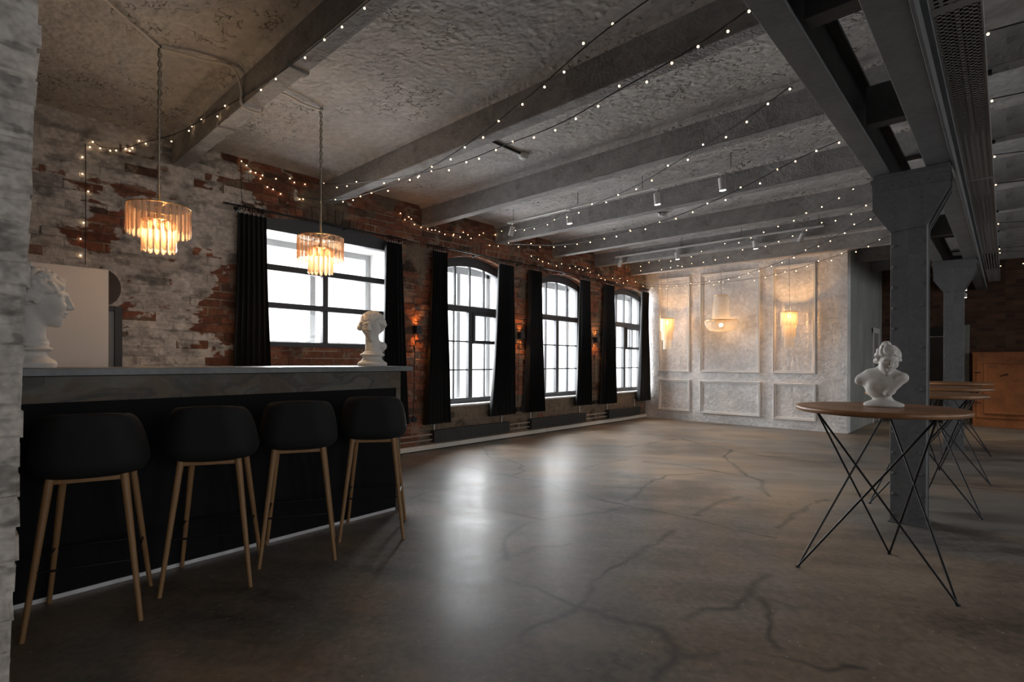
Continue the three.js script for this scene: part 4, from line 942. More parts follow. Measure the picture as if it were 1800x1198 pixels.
// ------------------------------------------------------------------ radiators, pipes, sockets
M.radiator = std(lin(0.034, 0.036, 0.036), 0.6);
[[-4.50, -5.98, 'first'], [-6.50, -8.02, 'second'], [-8.78, -9.98, 'third']].forEach(([z0, z1], i) => {
  const t = thing('radiator', ['dark low radiator under the nearest arched window', 'dark low radiator under the middle arched window', 'dark low radiator under the farthest arched window'][i], 'radiator', [0, 0, 0], 0, 'low radiators under the arched windows');
  part(t, 'casing', box(XW + 0.03, XW + 0.115, 0.105, 0.268, z1, z0, 0.006), M.radiator);
  const fins = []; for (let z = z0 - 0.02; z > z1 + 0.01; z -= 0.03) fins.push(box(XW + 0.115, XW + 0.119, 0.12, 0.255, z - 0.009, z)); part(t, 'fins', fins, M.radiator, true);
  for (const z of [z0 - 0.06, z1 + 0.1]) part(t, 'riser_pipe', cyl([XW + 0.032, 0.26, z], [XW + 0.032, 0.43, z], 0.009, 0.009, 10), M.whitePaint);
  for (const z of [z0 - 0.2, z1 + 0.2]) part(t, 'wall_bracket', box(XW + 0.017, XW + 0.03, 0.14, 0.2, z - 0.02, z + 0.02), M.radiator);
});
M.pipe = std(lin(0.36, 0.30, 0.255), 0.5);
[[-2.7, -4.55, 'beside the bar end'], [-5.95, -6.53, 'between the first two radiators'], [-7.99, -8.81, 'between the last two radiators']].forEach(([z0, z1, w]) => {
  const t = thing('heating_pipes', `pair of brown heating pipes ${w}`, 'pipe', [0, 0, 0], 0, 'heating pipes along the wall');
  for (const y of [0.215, 0.145]) part(t, 'pipe', cyl([XW + 0.06, y, z0], [XW + 0.06, y, z1], 0.011, 0.011, 10), M.pipe);
  part(t, 'pipe_clip', box(XW - 0.01, XW + 0.062, 0.13, 0.23, (z0 + z1) / 2 - 0.008, (z0 + z1) / 2 + 0.008), M.pipe);
});
[-4.19, -6.29, -8.46].forEach((z, i) => {
  const t = thing('wall_socket', ['round black twin socket beside the bar end', 'round black twin socket below the middle sconce', 'round black twin socket below the farthest sconce'][i], 'socket', [0, 0, 0], 0, 'black wall sockets');
  for (const d of [-0.042, 0.042]) { part(t, 'socket_body', cyl([XW, 0.435, z + d], [XW + 0.045, 0.435, z + d], 0.040, 0.036, 20), M.black); part(t, 'socket_face', cyl([XW + 0.045, 0.435, z + d], [XW + 0.048, 0.435, z + d], 0.022, 0.022, 16), M.blackMetal); }
});
// ------------------------------------------------------------------ up-and-down wall sconces
[-4.255, -6.30, -8.44].forEach((z, i) => {
  const t = thing('wall_sconce', ['black cube sconce glowing amber between the bar window and the first arched window', 'black cube sconce glowing amber between the first two arched windows', 'black cube sconce glowing amber between the last two arched windows'][i], 'sconce', [0, 0, 0], 0, 'amber wall sconces');
  const x = XW + 0.058, y = 1.615;
  part(t, 'lamp_body', [box(x - 0.045, x + 0.04, y - 0.05, y + 0.05, z - 0.042, z - 0.038), box(x - 0.045, x + 0.04, y - 0.05, y + 0.05, z + 0.038, z + 0.042), box(x + 0.036, x + 0.04, y - 0.05, y + 0.05, z - 0.038, z + 0.038), box(x - 0.045, x - 0.041, y - 0.05, y + 0.05, z - 0.038, z + 0.038), box(x - 0.041, x + 0.036, y - 0.03, y + 0.03, z - 0.038, z + 0.038)], M.black);
  for (const s of [1, -1]) {
    part(t, 'lamp_lens', box(x - 0.034, x + 0.028, y + s * 0.0305, y + s * 0.034, z - 0.03, z + 0.03), M.amberGlow);
    const l = new THREE.SpotLight(new THREE.Color(1.0, 0.34, 0.07), 0.5, 2.2, 0.85, 0.5, 2); l.position.set(x - 0.01, y + s * 0.04, z); l.target.position.set(x - 0.03, y + s * 1, z); l.castShadow = true; l.name = 'sconce_light'; t.add(l, l.target);
  }
  part(t, 'cord', tube([[XW + 0.016, y - 0.05, z], [XW + 0.015, 1.2, z + 0.012], [XW + 0.016, 0.8, z + 0.02], [XW + 0.016, 0.47, z + 0.03]], 0.004, 6, 24), M.black);
  part(t, 'backplate', box(XW - 0.006, x - 0.04, y - 0.035, y + 0.035, z - 0.03, z + 0.03), M.black);
});

// ------------------------------------------------------------------ crystal chandeliers over the bar
M.crystal = phys(lin(0.93, 0.80, 0.68), 0.10, { transmission: 0.72, thickness: 0, ior: 1.6 });
M.brass = std(lin(0.75, 0.52, 0.25), 0.28, { metalness: 1 });
M.chainMetal = std(lin(0.20, 0.19, 0.165), 0.45, { metalness: 0.7 });
{
  const prism = (h) => { const g = new THREE.CylinderGeometry(1, 1, h, 6, 1); g.rotateY(Math.PI / 6); g.scale(0.0172, 1, 0.0066); g.translate(0, -h / 2, 0); const tip = new THREE.CylinderGeometry(1, 0.45, 0.014, 6, 1); tip.rotateY(Math.PI / 6); tip.scale(0.0172, 1, 0.0066); tip.translate(0, -h - 0.007, 0); return merge([g.toNonIndexed(), tip.toNonIndexed()]); };
  const long = prism(0.165), lower = prism(0.185);
  const ring = (r, y) => { const g = new THREE.TorusGeometry(r, 0.0045, 8, 48); g.rotateX(Math.PI / 2); g.translate(0, y, 0); return g; };
  const build = (label, pos) => {
    const t = thing('chandelier', label, 'chandelier', pos, 0, 'crystal chandeliers over the bar');
    const tier = (r, y, n, geo, nm) => { const f = new THREE.Group(); f.name = nm; t.add(f); part(f, 'tier_ring', ring(r, y), M.brass); for (let i = 0; i < n; i++) { const a = i / n * Math.PI * 2, m = part(f, 'crystal_prism', geo, M.crystal); m.position.set(r * Math.sin(a), y - 0.004, r * Math.cos(a)); m.rotation.y = a; } };
    tier(0.178, 2.205, 28, long, 'upper_tier'); tier(0.094, 2.115, 15, lower, 'lower_tier');
    part(t, 'frame', [box(-0.178, 0.178, 2.202, 2.208, -0.006, 0.006), box(-0.006, 0.006, 2.202, 2.208, -0.178, 0.178), cyl([0, 2.10, 0], [0, 2.30, 0], 0.009, 0.009, 10), box(-0.094, 0.094, 2.113, 2.118, -0.005, 0.005), box(-0.005, 0.005, 2.113, 2.118, -0.094, 0.094)], M.brass);
    for (let i = 0; i < 4; i++) {
      const a = i * Math.PI / 2 + 0.6, x = 0.052 * Math.cos(a), z = 0.052 * Math.sin(a), b = new THREE.Group(); b.name = 'lamp_holder'; t.add(b);
      part(b, 'socket', cyl([x, 2.115, z], [x, 2.145, z], 0.011, 0.011, 10), M.brass);
      const g = lathe([[0, 0], [0.009, 0.002], [0.014, 0.018], [0.011, 0.04], [0.003, 0.058], [0, 0.06]], 12); g.rotateX(Math.PI); g.translate(x, 2.118, z); part(b, 'bulb', g, M.warmGlow);
    }
    const l = new THREE.PointLight(new THREE.Color(1.0, 0.68, 0.38), CHANDELIER, 0, 2); l.position.set(0, 2.07, 0); l.shadow.radius = 3; l.castShadow = true; l.name = 'chandelier_light'; t.add(l);
    // chain of oval links up to the ceiling hook
    const links = [], link = new THREE.TorusGeometry(0.0135, 0.0036, 5, 12); link.scale(0.8, 1.5, 1);
    for (let y = 2.31, k = 0; y < 3.24; y += 0.031, k++) { const g = link.clone(); if (k & 1) g.rotateY(Math.PI / 2); g.translate(0, y, 0); links.push(g); }
    part(t, 'chain', links, M.chainMetal, true);
    part(t, 'supply_cord', tube([[0.012, 2.28, 0.004], [0.016, 2.6, 0.005], [0.015, 2.95, 0.004], [0.01, 3.24, 0.0]], 0.004, 6, 24), std(lin(0.42, 0.36, 0.28), 0.4));
    const hk = new THREE.TorusGeometry(0.022, 0.006, 6, 14, 4.6); hk.translate(0, 3.248, 0); part(t, 'ceiling_hook', hk, M.chainMetal);
    return t;
  };
  const CH = build('tiered crystal chandelier over the bar, nearer to the brick pier', [-4.08, 0, -0.97]);
  copyOf(CH, 'tiered crystal chandelier hanging before the wide bar window', [-4.11, 0, -2.11]);
  const lead = (label, pts) => { const t = thing('lighting_cable', label, 'cable'); part(t, 'twisted_cord', [tube(pts, 0.0075, 6, 60), tube(pts.map(([x, y, z], i) => [x + 0.011, y - 0.003, z + 0.008]), 0.0075, 6, 60)], M.cordWhite); };
  M.cordWhite = std(lin(0.62, 0.56, 0.50), 0.6);
  lead('pale cord sagging along the ceiling from the first chandelier hook', [[-3.1, 3.25, -0.10], [-3.5, 3.215, -0.42], [-3.8, 3.235, -0.70], [-4.06, 3.25, -0.96]]);
  lead('pale cord from the first chandelier to the ceiling beam', [[-4.07, 3.25, -0.985], [-3.97, 3.225, -1.18], [-3.95, 3.235, -1.38], [-3.98, 3.12, -1.445], [-3.98, 3.012, -1.45], [-3.98, 3.012, -1.59], [-4.0, 3.15, -1.60], [-4.04, 3.235, -1.75], [-4.08, 3.235, -1.95], [-4.11, 3.25, -2.10]]);
}
// ------------------------------------------------------------------ strand lamps before the panelled wall
M.beads = phys(lin(0.94, 0.89, 0.80), 0.7, { transmission: 0.6, thickness: 0 });
{
  const strands = (n, f, m = 10) => { const g = []; for (let i = 0; i < n; i++) { const a = i / n * Math.PI * 2 + R(-0.01, 0.01), p = []; for (let k = 0; k <= m; k++) { const [r, y] = f(k / m); p.push(V3(r * Math.cos(a), y, r * Math.sin(a))); } g.push(new THREE.TubeGeometry(new THREE.CatmullRomCurve3(p), m, 0.0032, 4, false)); } return g; };
  const ring = (r, y, w = 0.005) => { const g = new THREE.TorusGeometry(r, w, 6, 40); g.rotateX(Math.PI / 2); g.translate(0, y, 0); return g; };
  const light = (t, y, p) => { const l = new THREE.PointLight(new THREE.Color(1.0, 0.50, 0.17), p, 0, 2); l.position.set(0, y, 0); l.shadow.radius = 1.2; l.castShadow = true; l.name = 'strand_lamp_light'; t.add(l); part(t, 'bulb', ball(0, y, 0, 0.036, 16, 12), M.warmGlow); };
  const hang = (t, y) => { part(t, 'suspension_wire', cyl([0, y, 0], [0, YC, 0], 0.0025, 0.0025, 6), M.chainMetal); part(t, 'ceiling_rose', cyl([0, YC - 0.025, 0], [0, YC, 0], 0.04, 0.04, 20), M.whitePaint); };
  const tiered = (label, pos) => {
    const t = thing('strand_lamp', label, 'pendant lamp', pos, 0, 'tiered strand lamps on the panelled wall');
    part(t, 'top_ring', [ring(0.133, 2.075), ring(0.108, 2.07), ring(0.078, 2.065), box(-0.133, 0.133, 2.07, 2.076, -0.004, 0.004), box(-0.004, 0.004, 2.07, 2.076, -0.133, 0.133)], M.brass);
    part(t, 'outer_strands', strands(84, (k) => [0.133, lerp(2.072, 1.83, k)], 1), M.beads, true);
    part(t, 'middle_strands', strands(60, (k) => [0.108, lerp(2.068, 1.645, k)], 1), M.beads, true);
    part(t, 'inner_strands', strands(38, (k) => [0.078, lerp(2.062, 1.46, k)], 1), M.beads, true);
    light(t, 2.0, STRAND); hang(t, 2.08); return t;
  };
  const L1 = tiered('tiered strand lamp glowing before the left upper wall panel', [-5.03, 0, -10.03]);
  copyOf(L1, 'tiered strand lamp glowing before the right upper wall panel', [-2.755, 0, -10.03]);
  const t = thing('strand_chandelier', 'basket-shaped strand chandelier before the middle upper wall panel', 'chandelier', [-3.94, 0, -10.03]);
  part(t, 'top_ring', [ring(0.125, 2.455), box(-0.125, 0.125, 2.452, 2.458, -0.004, 0.004)], M.brass);
  part(t, 'basket_ring', [ring(0.295, 1.985, 0.007), ring(0.16, 1.985), box(-0.295, 0.295, 1.982, 1.988, -0.004, 0.004), box(-0.004, 0.004, 1.982, 1.988, -0.295, 0.295)], M.brass);
  part(t, 'upper_strands', strands(56, (k) => [lerp(0.125, 0.16, k), lerp(2.452, 1.985, k)], 1), M.beads, true);
  part(t, 'basket_strands', strands(96, (k) => [lerp(0.295, 0.20, k * k), 1.985 - 0.185 * Math.pow(k, 0.9)], 6), M.beads, true);
  part(t, 'bottom_strands', strands(60, (k) => [lerp(0.20, 0.02, k), 1.80 - 0.02 * Math.sin(Math.PI * k * 0.5)], 3), M.beads, true);
  light(t, 1.90, STRAND * 0.22); hang(t, 2.455);
}
// ------------------------------------------------------------------ ceiling tracks with spotlights
[[-5.30, 3.105, -5.02, -1.93, [[-4.93, 0], [-3.98, 1], [-2.79, 1], [-2.08, 1]], 'nearer'], [-8.37, 3.105, -5.22, -1.86, [[-5.10, 0], [-4.03, 1], [-2.78, 1], [-2.12, 0]], 'farther']].forEach(([z, y, x0, x1, heads, which], n) => {
  const t = thing('light_track', `white lighting track under the ceiling, the ${which} of two`, 'light track');
  part(t, 'rail', box(x0, x1, y - 0.012, y + 0.012, z - 0.017, z + 0.017, 0.003), M.whitePaint);
  for (const x of [x0 + 0.1, (x0 * 2 + x1) / 3 + 0.15, (x0 + x1 * 2) / 3, x1 - 0.06]) part(t, 'hanger_rod', cyl([x, y + 0.01, z], [x, YC, z], 0.003, 0.003, 6), M.blackMetal);
  heads.forEach(([x, on], k) => {
    const s = thing('track_spotlight', `${on ? 'lit' : 'unlit'} white spotlight, ${['leftmost', 'second from left', 'third from left', 'rightmost'][k]} on the ${which} lighting track`, 'spotlight', [x, y - 0.012, z], 0, 'spotlights on the lighting tracks');
    part(s, 'adapter', box(-0.03, 0.03, -0.016, 0, -0.014, 0.014, 0.003), M.whitePaint);
    part(s, 'stem', cyl([0, -0.016, 0], [0, -0.055, 0], 0.005, 0.005, 8), M.whitePaint);
    const b = new THREE.Group(); b.name = 'lamp_head'; b.position.set(0, -0.06, 0); b.rotation.set(on ? 0.12 : 0.2, 0, on ? 0.05 : -0.5); s.add(b);
    part(b, 'housing', lathe([[0.010, 0.012], [0.030, 0.008], [0.033, 0], [0.034, -0.115], [0.031, -0.118], [0.029, -0.10], [0, -0.10]], 20), M.whitePaint);
    if (on) {
      part(b, 'lamp_lens', cyl([0, -0.119, 0], [0, -0.116, 0], 0.0305, 0.0305, 20), M.spotGlow);
      const l = new THREE.SpotLight(new THREE.Color(1.0, 0.90, 0.76), SPOT, 0, 0.6, 0.6, 2); l.position.set(0, -0.125, 0); l.target.position.set(0, -1.2, 0); l.shadow.radius = 1.4; l.castShadow = true; l.name = 'spot_light'; b.add(l, l.target);
    } else part(b, 'lamp_lens', cyl([0, -0.112, 0], [0, -0.109, 0], 0.029, 0.029, 20), M.chrome);
  });
});
for (const [x, z, label] of [[-3.52, -3.94, 'white smoke detector at the end of a black conduit on the ceiling'], [-3.50, -6.81, 'white smoke detector between the two lighting tracks']]) {
  const t = thing('smoke_detector', label, 'smoke detector', [x, 0, z], 0, 'ceiling smoke detectors');
  part(t, 'base', lathe([[0, YC], [0.055, YC], [0.055, YC - 0.022], [0, YC - 0.022]], 28), M.whitePaint); part(t, 'sensor', lathe([[0.05, YC - 0.022], [0.044, YC - 0.042], [0.03, YC - 0.052], [0, YC - 0.054]], 28), M.whitePaint);
  part(t, 'conduit', cyl([0, YC - 0.012, 0.05], [0, YC - 0.012, z < -5 ? 0.22 : 0.52], 0.012, 0.012, 10), M.black);
}
// ------------------------------------------------------------------ strings of fairy lights
const STRANDS = {"A":[[-5.7,3.0,-2.81],[-5.37,2.9,-2.76],[-4.9,2.81,-2.67],[-4.7,2.74,-2.64],[-4.43,2.69,-2.59],[-4.25,2.68,-2.56],[-4.01,2.65,-2.52],[-3.67,2.58,-2.46],[-3.28,2.56,-2.39],[-3.14,2.54,-2.36],[-2.94,2.56,-2.33],[-2.68,2.53,-2.28],[-2.52,2.56,-2.26],[-2.31,2.55,-2.22],[-2.15,2.59,-2.19],[-1.93,2.6,-2.15],[-1.75,2.62,-2.12],[-1.6,2.63,-2.09],[-1.47,2.71,-2.07],[-1.29,2.71,-2.04]],"B":[[-5.7,3.18,-2.81],[-5.35,3.1,-2.78],[-5.0,2.97,-2.74],[-4.75,2.92,-2.71],[-4.54,2.91,-2.69],[-3.97,2.75,-2.62],[-3.72,2.72,-2.6],[-3.39,2.66,-2.56],[-3.21,2.65,-2.54],[-2.97,2.59,-2.51],[-2.76,2.59,-2.49],[-2.61,2.57,-2.47],[-2.44,2.58,-2.46],[-2.27,2.58,-2.44],[-2.07,2.54,-2.41],[-1.9,2.53,-2.4],[-1.74,2.54,-2.38],[-1.58,2.55,-2.36],[-1.44,2.6,-2.34],[-1.28,2.56,-2.33],[-1.14,2.59,-2.31],[-1.01,2.61,-2.3],[-0.87,2.61,-2.28],[-0.78,2.65,-2.27]],"C":[[-5.7,3.13,-5.74],[-5.39,3.1,-5.56],[-4.83,2.96,-5.25],[-4.51,2.88,-5.07],[-4.19,2.81,-4.89],[-3.83,2.76,-4.7],[-3.64,2.76,-4.59],[-3.34,2.7,-4.42],[-3.09,2.67,-4.28],[-2.83,2.67,-4.13],[-2.59,2.61,-4.0],[-2.4,2.61,-3.89],[-2.15,2.57,-3.75],[-1.96,2.57,-3.65],[-1.78,2.61,-3.55],[-1.58,2.57,-3.44],[-1.44,2.61,-3.36],[-1.25,2.57,-3.25],[-1.1,2.59,-3.17],[-0.96,2.62,-3.09],[-0.83,2.63,-3.02]],"D":[[-5.7,2.95,-5.62],[-5.42,2.88,-5.52],[-5.1,2.86,-5.4],[-4.83,2.75,-5.31],[-4.51,2.73,-5.2],[-4.29,2.64,-5.12],[-3.99,2.58,-5.02],[-3.76,2.54,-4.94],[-3.53,2.52,-4.86],[-3.29,2.49,-4.77],[-3.06,2.48,-4.69],[-2.87,2.46,-4.62],[-2.67,2.47,-4.55],[-2.68,2.48,-4.56],[-2.47,2.44,-4.48],[-2.3,2.47,-4.43],[-2.11,2.45,-4.36],[-1.93,2.46,-4.3],[-1.78,2.49,-4.24],[-1.61,2.47,-4.18],[-1.48,2.53,-4.14],[-1.32,2.51,-4.08],[-1.19,2.57,-4.04],[-1.06,2.58,-3.99],[-0.92,2.6,-3.94],[-0.78,2.6,-3.89]],"E":[[-5.7,3.19,-9.76],[-5.24,3.07,-9.32],[-4.87,3.05,-8.97],[-4.47,2.98,-8.6],[-4.06,2.87,-8.21],[-3.44,2.77,-7.62],[-3.18,2.78,-7.38],[-2.66,2.73,-6.89],[-2.39,2.66,-6.63],[-2.18,2.65,-6.43],[-1.98,2.65,-6.24],[-1.77,2.64,-6.04],[-1.57,2.63,-5.86],[-1.42,2.65,-5.71],[-1.25,2.64,-5.55],[-1.08,2.65,-5.39],[-0.95,2.67,-5.27],[-0.79,2.65,-5.11]],"F":[[-5.7,3.1,-9.76],[-5.31,3.01,-9.45],[-4.54,2.86,-8.82],[-4.24,2.83,-8.57],[-3.9,2.77,-8.29],[-3.64,2.76,-8.08],[-3.35,2.71,-7.84],[-3.08,2.68,-7.62],[-2.82,2.65,-7.42],[-2.54,2.68,-7.18],[-2.16,2.62,-6.88],[-1.96,2.62,-6.71],[-1.77,2.63,-6.56],[-1.59,2.64,-6.41],[-1.41,2.66,-6.26],[-1.26,2.63,-6.14],[-1.1,2.64,-6.01],[-0.96,2.67,-5.89]],"G":[[-5.7,2.88,-9.93],[-4.78,2.59,-9.22],[-4.54,2.59,-9.04],[-4.25,2.54,-8.82],[-3.85,2.51,-8.51],[-3.38,2.46,-8.14],[-3.17,2.41,-7.99],[-2.97,2.41,-7.83],[-2.76,2.4,-7.67],[-2.59,2.42,-7.54],[-2.4,2.41,-7.39],[-2.2,2.43,-7.24],[-2.04,2.44,-7.12],[-1.87,2.46,-6.99],[-1.71,2.51,-6.86],[-1.55,2.51,-6.74],[-1.41,2.53,-6.63],[-1.25,2.57,-6.51],[-1.15,2.63,-6.43],[-0.99,2.63,-6.31]],"H":[[-5.7,2.82,-10.25],[-5.39,2.74,-10.06],[-4.91,2.65,-9.76],[-4.69,2.64,-9.62],[-4.37,2.61,-9.42],[-4.0,2.57,-9.2],[-3.66,2.52,-8.99],[-3.45,2.53,-8.86],[-2.82,2.45,-8.47],[-2.62,2.46,-8.34],[-2.44,2.47,-8.23],[-2.29,2.48,-8.13],[-2.12,2.46,-8.03],[-1.96,2.49,-7.93],[-1.8,2.53,-7.83],[-1.63,2.5,-7.73],[-1.5,2.56,-7.64],[-1.33,2.54,-7.54],[-1.19,2.57,-7.45],[-1.07,2.62,-7.38]]};
const WALL_RUNS = {"drop":[[-5.7,2.91,-0.8],[-5.7,2.77,-0.8],[-5.7,2.63,-0.84],[-5.7,2.36,-0.81],[-5.7,2.22,-0.79],[-5.7,2.08,-0.79]],"hook0":[-5.7,3.03,-0.82],"dropend":[-5.69,2.01,-0.82],"top0":[[-5.7,3.06,-0.87],[-5.7,3.01,-0.85],[-5.7,3.02,-0.92],[-5.7,3.02,-0.99],[-5.69,3.03,-1.03],[-5.7,3.07,-1.1],[-5.7,3.06,-1.13],[-5.7,3.09,-1.15],[-5.7,3.17,-1.2],[-5.7,3.16,-1.25]],"beam0":[[-5.63,3.27,-1.44],[-5.11,3.16,-1.43],[-5.07,3.19,-1.44],[-4.82,3.17,-1.44],[-4.45,3.08,-1.44],[-4.29,3.11,-1.44],[-3.98,3.04,-1.44],[-3.63,3.0,-1.44],[-3.4,2.99,-1.44],[-3.0,2.97,-1.44],[-2.77,2.98,-1.44],[-2.58,2.97,-1.44],[-2.36,2.97,-1.44]],"w2":[[-5.7,3.23,-2.07],[-5.7,3.2,-2.12],[-5.7,3.15,-2.16],[-5.7,3.15,-2.21],[-5.7,3.14,-2.28],[-5.7,3.1,-2.26],[-5.7,3.14,-2.42],[-5.7,3.18,-2.57],[-5.7,3.15,-2.62],[-5.7,3.16,-2.74]],"w2b":[[-5.7,3.03,-2.33],[-5.7,3.02,-2.39],[-5.7,2.99,-2.47],[-5.7,2.98,-2.68],[-5.7,2.99,-2.72]],"w3":[[-5.7,3.1,-4.01],[-5.7,3.08,-4.14],[-5.7,3.03,-4.08],[-5.7,3.06,-4.18],[-5.7,3.0,-4.23],[-5.7,2.98,-4.34],[-5.7,2.98,-4.45],[-5.7,2.98,-4.52],[-5.7,2.99,-4.58],[-5.7,2.98,-4.65],[-5.7,2.96,-4.75],[-5.7,2.99,-4.91],[-5.7,2.97,-4.9],[-5.7,2.97,-5.03],[-5.7,3.05,-5.09],[-5.7,3.03,-5.18],[-5.7,2.99,-5.24],[-5.7,3.07,-5.41],[-5.7,3.11,-5.49]],"w4":[[-5.7,2.93,-6.58],[-5.69,2.9,-6.75],[-5.7,2.88,-6.87],[-5.7,2.87,-7.03],[-5.7,2.86,-7.25],[-5.69,2.91,-7.38],[-5.7,2.87,-7.63],[-5.7,2.92,-7.8],[-5.7,2.89,-7.91],[-5.7,2.89,-8.03],[-5.7,2.94,-8.18],[-5.7,2.88,-8.27],[-5.7,2.86,-8.55],[-5.7,2.8,-8.63],[-5.7,2.79,-8.77],[-5.7,2.85,-9.04],[-5.7,2.78,-9.2],[-5.7,2.88,-9.31],[-5.7,2.8,-9.44],[-5.7,2.87,-9.6],[-5.7,2.76,-9.71],[-5.7,2.88,-9.92],[-5.7,2.77,-10.01],[-5.7,2.81,-10.23]]};
M.wire = std(lin(0.012, 0.012, 0.012), 0.6);
const BULB = new THREE.SphereGeometry(0.0056, 7, 5);
function smooth(p, k = 2) { for (let q = 0; q < k; q++) p = p.map((a, i) => i === 0 || i === p.length - 1 ? a : a.map((v, c) => (p[i - 1][c] + 2 * v + p[i + 1][c]) / 4)); return p; }
function stringLights(label, runs, extra = [], loose = []) {              // runs: lists of bulb positions, each on its own wire
  const t = thing('string_lights', label, 'string lights', [0, 0, 0], 0, 'warm fairy lights');
  for (const run of runs) {
    const w = smooth(run.map(([x, y, z]) => [x, y + 0.012, z]), 3);
    part(t, 'wire', tube(w, 0.0032, 5, w.length * 5), M.wire);
    run.forEach((b) => { const m = part(t, 'bulb', BULB, M.fairyGlow); m.position.set(...b); });
  }
  for (const b of loose) { const m = part(t, 'bulb', BULB, M.fairyGlow); m.position.set(...b); }
  for (const w of extra) part(t, 'wire', tube(w, 0.0032, 5, 20), M.wire);
  return t;
}
{
  const q = WALL_RUNS, end = (s, e) => [...STRANDS[s], e];
  stringLights('fairy lights from the whitewashed wall along the first ceiling beam', [[...q.top0, [-5.5, 3.17, -1.40], ...q.beam0.slice(1), [-1.9, 2.98, -1.435], [-1.3, 2.98, -1.435]]], [[q.hook0, [-5.69, 2.5, -0.822], q.dropend]], q.drop);
  stringLights('fairy lights sagging from above the bar window, first of the two strands', [[...q.w2, ...STRANDS.B.slice(1)]], [[[-5.69, 3.235, -2.06], [-5.69, 2.95, -2.065], [-5.66, 2.75, -2.07]]]);
  stringLights('fairy lights sagging from above the bar window, the lower of the two strands', [[...q.w2b, ...STRANDS.A.slice(1), [-0.95, 2.70, -1.98]]]);
  stringLights('fairy lights from the first arched window crossing before the nearer track', [[...q.w3.filter((_, i) => i % 2 === 0), ...STRANDS.C]]);
  stringLights('fairy lights crossing just below the nearer lighting track', [[...q.w3.filter((_, i) => i % 2 === 1), ...STRANDS.D]]);
  stringLights('fairy lights crossing to the top of the near column', [[...q.w4.filter((_, i) => i % 2 === 0).slice(0, 10), ...STRANDS.E]]);
  stringLights('fairy lights crossing below the farther lighting track', [[...q.w4.filter((_, i) => i % 2 === 1).slice(0, 10), ...STRANDS.F]]);
  stringLights('fairy lights hanging lowest across the upper wall panels', [end('G', [-0.80, 2.65, -6.17])]);
  stringLights('fairy lights nearest the panelled wall, above its strand lamps', [end('H', [-0.80, 2.65, -7.22])]);
  const right = [[-3.15, -3.3, 2.66], [-4.05, -4.5, 2.70], [-5.05, -5.5, 2.66], [-5.75, -6.4, 2.62], [-7.7, -7.9, 2.68], [-9.2, -9.0, 2.66], [-9.9, -10.6, 2.72], [-11.2, -11.6, 2.72]];
  right.forEach(([z0, z1, y], i) => {
    const p = []; for (let k = 0; k <= 18; k++) { const s = k / 18, x = lerp(-0.06, 4.5, s); p.push([x, lerp(y, 3.02, s) - 0.30 * 4 * s * (1 - s) * 0.6 + R(-0.02, 0.02), lerp(z0, z1, s) + R(-0.01, 0.01)]); }
    stringLights(`fairy lights right of the cable tray, ${['nearest', 'second', 'third', 'fourth', 'fifth', 'sixth', 'seventh', 'farthest'][i]} strand from the camera`, [p]);
  });
}
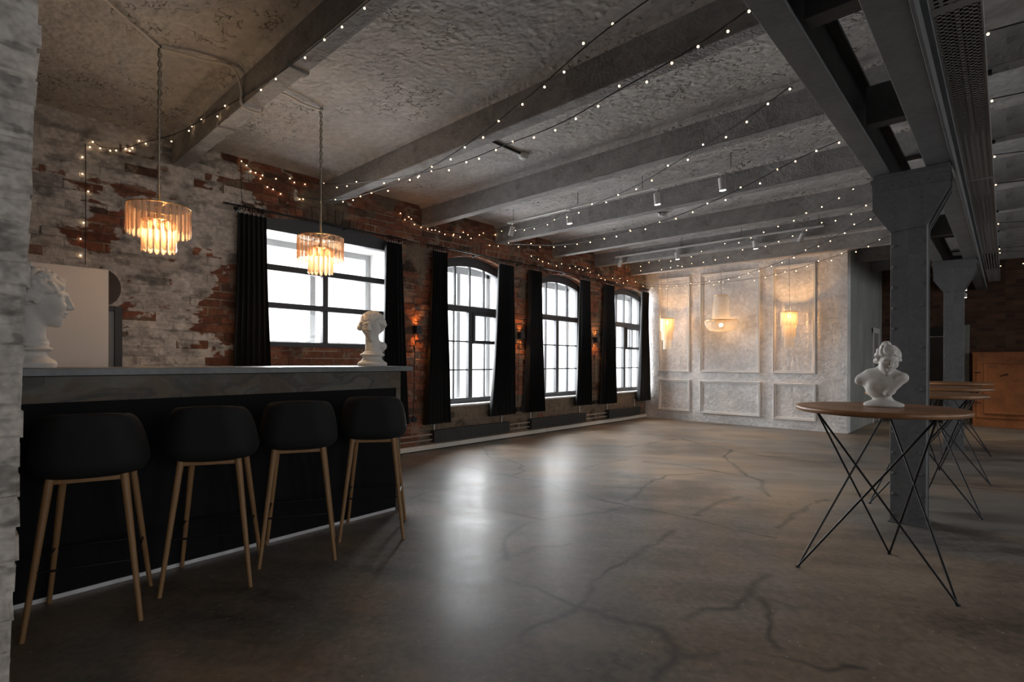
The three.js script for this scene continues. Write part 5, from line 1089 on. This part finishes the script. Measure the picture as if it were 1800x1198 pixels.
// ------------------------------------------------------------------ far end
{
  const o = std(0xffffff, 0.5, { map: tex(512, 512, 0, 0, 2, 2, (x, y, c) => { const t = 0.8 + 0.5 * (fbm(x * 4, y * 4, 4) - 0.5) + 0.25 * (fbm(x * 30, y * 30, 3) - 0.5), s = 0.6 * sstep(0.64, 0.8, fbm(x * 6 + 9, y * 8, 4)); c[0] = lerp(0.50 * t, 0.22, s); c[1] = lerp(0.185 * t, 0.1, s); c[2] = lerp(0.068 * t, 0.05, s); }) });
  const t = thing('iron_cabinet', 'wide rust-orange panelled cabinet against the far brick wall', 'cabinet');
  const z = ZB + 0.42, x0 = -0.46, x1 = 1.35;
  part(t, 'body', box(x0, x1, 0.0, 1.385, ZB + 0.02, z, 0.008), o); part(t, 'top', box(x0 - 0.012, x1 + 0.012, 1.385, 1.405, ZB + 0.02, z + 0.012, 0.004), o);
  const d = part(t, 'door', box(x0 + 0.055, x1 - 0.055, 0.17, 1.31, z, z + 0.02, 0.006), o);
  for (const g of [box(x0 + 0.16, x1 - 0.16, 0.25, 0.285, z + 0.02, z + 0.045, 0.008), box(x0 + 0.16, x1 - 0.16, 1.19, 1.22, z + 0.02, z + 0.04, 0.008), box(x0 + 0.16, x0 + 0.185, 0.285, 1.19, z + 0.02, z + 0.038, 0.006), box(x1 - 0.185, x1 - 0.16, 0.285, 1.19, z + 0.02, z + 0.038, 0.006)]) part(d, 'raised_frame', g, o);
  for (const y of [0.45, 1.02]) part(d, 'hinge', box(x0 + 0.02, x0 + 0.12, y - 0.008, y + 0.008, z + 0.02, z + 0.032, 0.003), M.black);
  part(d, 'handle', [cyl([0.02, 0.99, z + 0.02], [0.02, 0.99, z + 0.06], 0.014, 0.014, 10), cyl([0.03, 1.0, z + 0.055], [-0.07, 0.95, z + 0.055], 0.009, 0.006, 8)], M.blackMetal);
  const d1 = struct('door_1'), zz = [-12.62, -13.35], X = -1.955;
  part(d1, 'jamb', box(X, X + 0.03, 0, 1.88, zz[0] - 0.09, zz[0], 0.004), M.whitePaint); part(d1, 'jamb', box(X, X + 0.03, 0, 1.88, zz[1], zz[1] + 0.09, 0.004), M.whitePaint); part(d1, 'head', box(X, X + 0.032, 1.80, 1.90, zz[1], zz[0], 0.004), M.whitePaint); part(d1, 'leaf', box(X, X + 0.012, 0.01, 1.80, zz[1] + 0.09, zz[0] - 0.09), std(lin(0.25, 0.25, 0.24), 0.6));
  part(d1, 'door_handle', cyl([X + 0.012, 0.95, zz[0] - 0.14], [X + 0.06, 0.95, zz[0] - 0.14], 0.009, 0.009, 8), M.chrome);
  const d2 = struct('door_2'), x2 = -1.45, x3 = -0.72;
  part(d2, 'leaf', box(x2, x3 - 0.14, 0.01, 1.72, ZB, ZB + 0.03), std(lin(0.03, 0.022, 0.018), 0.6)); part(d2, 'lintel', box(x2 - 0.05, x3 - 0.14, 1.74, 1.92, ZB, ZB + 0.06, 0.004), M.black); part(d2, 'rail', box(x2, x3 - 0.14, 1.722, 1.738, ZB, ZB + 0.05), M.chrome);
  // two ceiling downlights burning beyond the far column
  for (const [x, y, zc, nm] of [[-0.535, 2.50, -12.5, 'upper of the two small lit downlights beside the far column'], [-0.52, 2.335, -12.1, 'lower of the two small lit downlights beside the far column']]) {
    const s = thing('downlight', nm, 'spotlight', [x, y, zc], 0, 'downlights at the far end');
    part(s, 'housing', lathe([[0, 0.07], [0.028, 0.07], [0.03, 0.0], [0.027, 0.0], [0.025, 0.012], [0, 0.012]], 16), M.whitePaint); part(s, 'lamp_lens', cyl([0, -0.001, 0], [0, 0.010, 0], 0.026, 0.026, 16), M.spotGlow); part(s, 'stem', cyl([0, 0.07, 0], [0, (zc < -12.3 ? YB : YC) - y, 0], 0.004, 0.004, 6), M.whitePaint);
    const l = new THREE.SpotLight(new THREE.Color(1, 0.86, 0.66), SPOT * 0.5, 0, 0.7, 0.6, 2); l.position.set(0, -0.01, 0); l.target.position.set(0, -1, 0); l.castShadow = true; l.name = 'down_light'; s.add(l, l.target);
  }
}

// every group stands at the base of its thing
for (const o of scene.children) {
  if (!o.isGroup || o.position.lengthSq() > 0 || o.rotation.y) continue;
  const b = new THREE.Box3().setFromObject(o), c = b.getCenter(V3(0, 0, 0)); c.y = b.min.y;
  for (const k of o.children) k.position.sub(c);
  o.position.copy(c);
}
shadows(scene);
renderer.render(scene, camera);
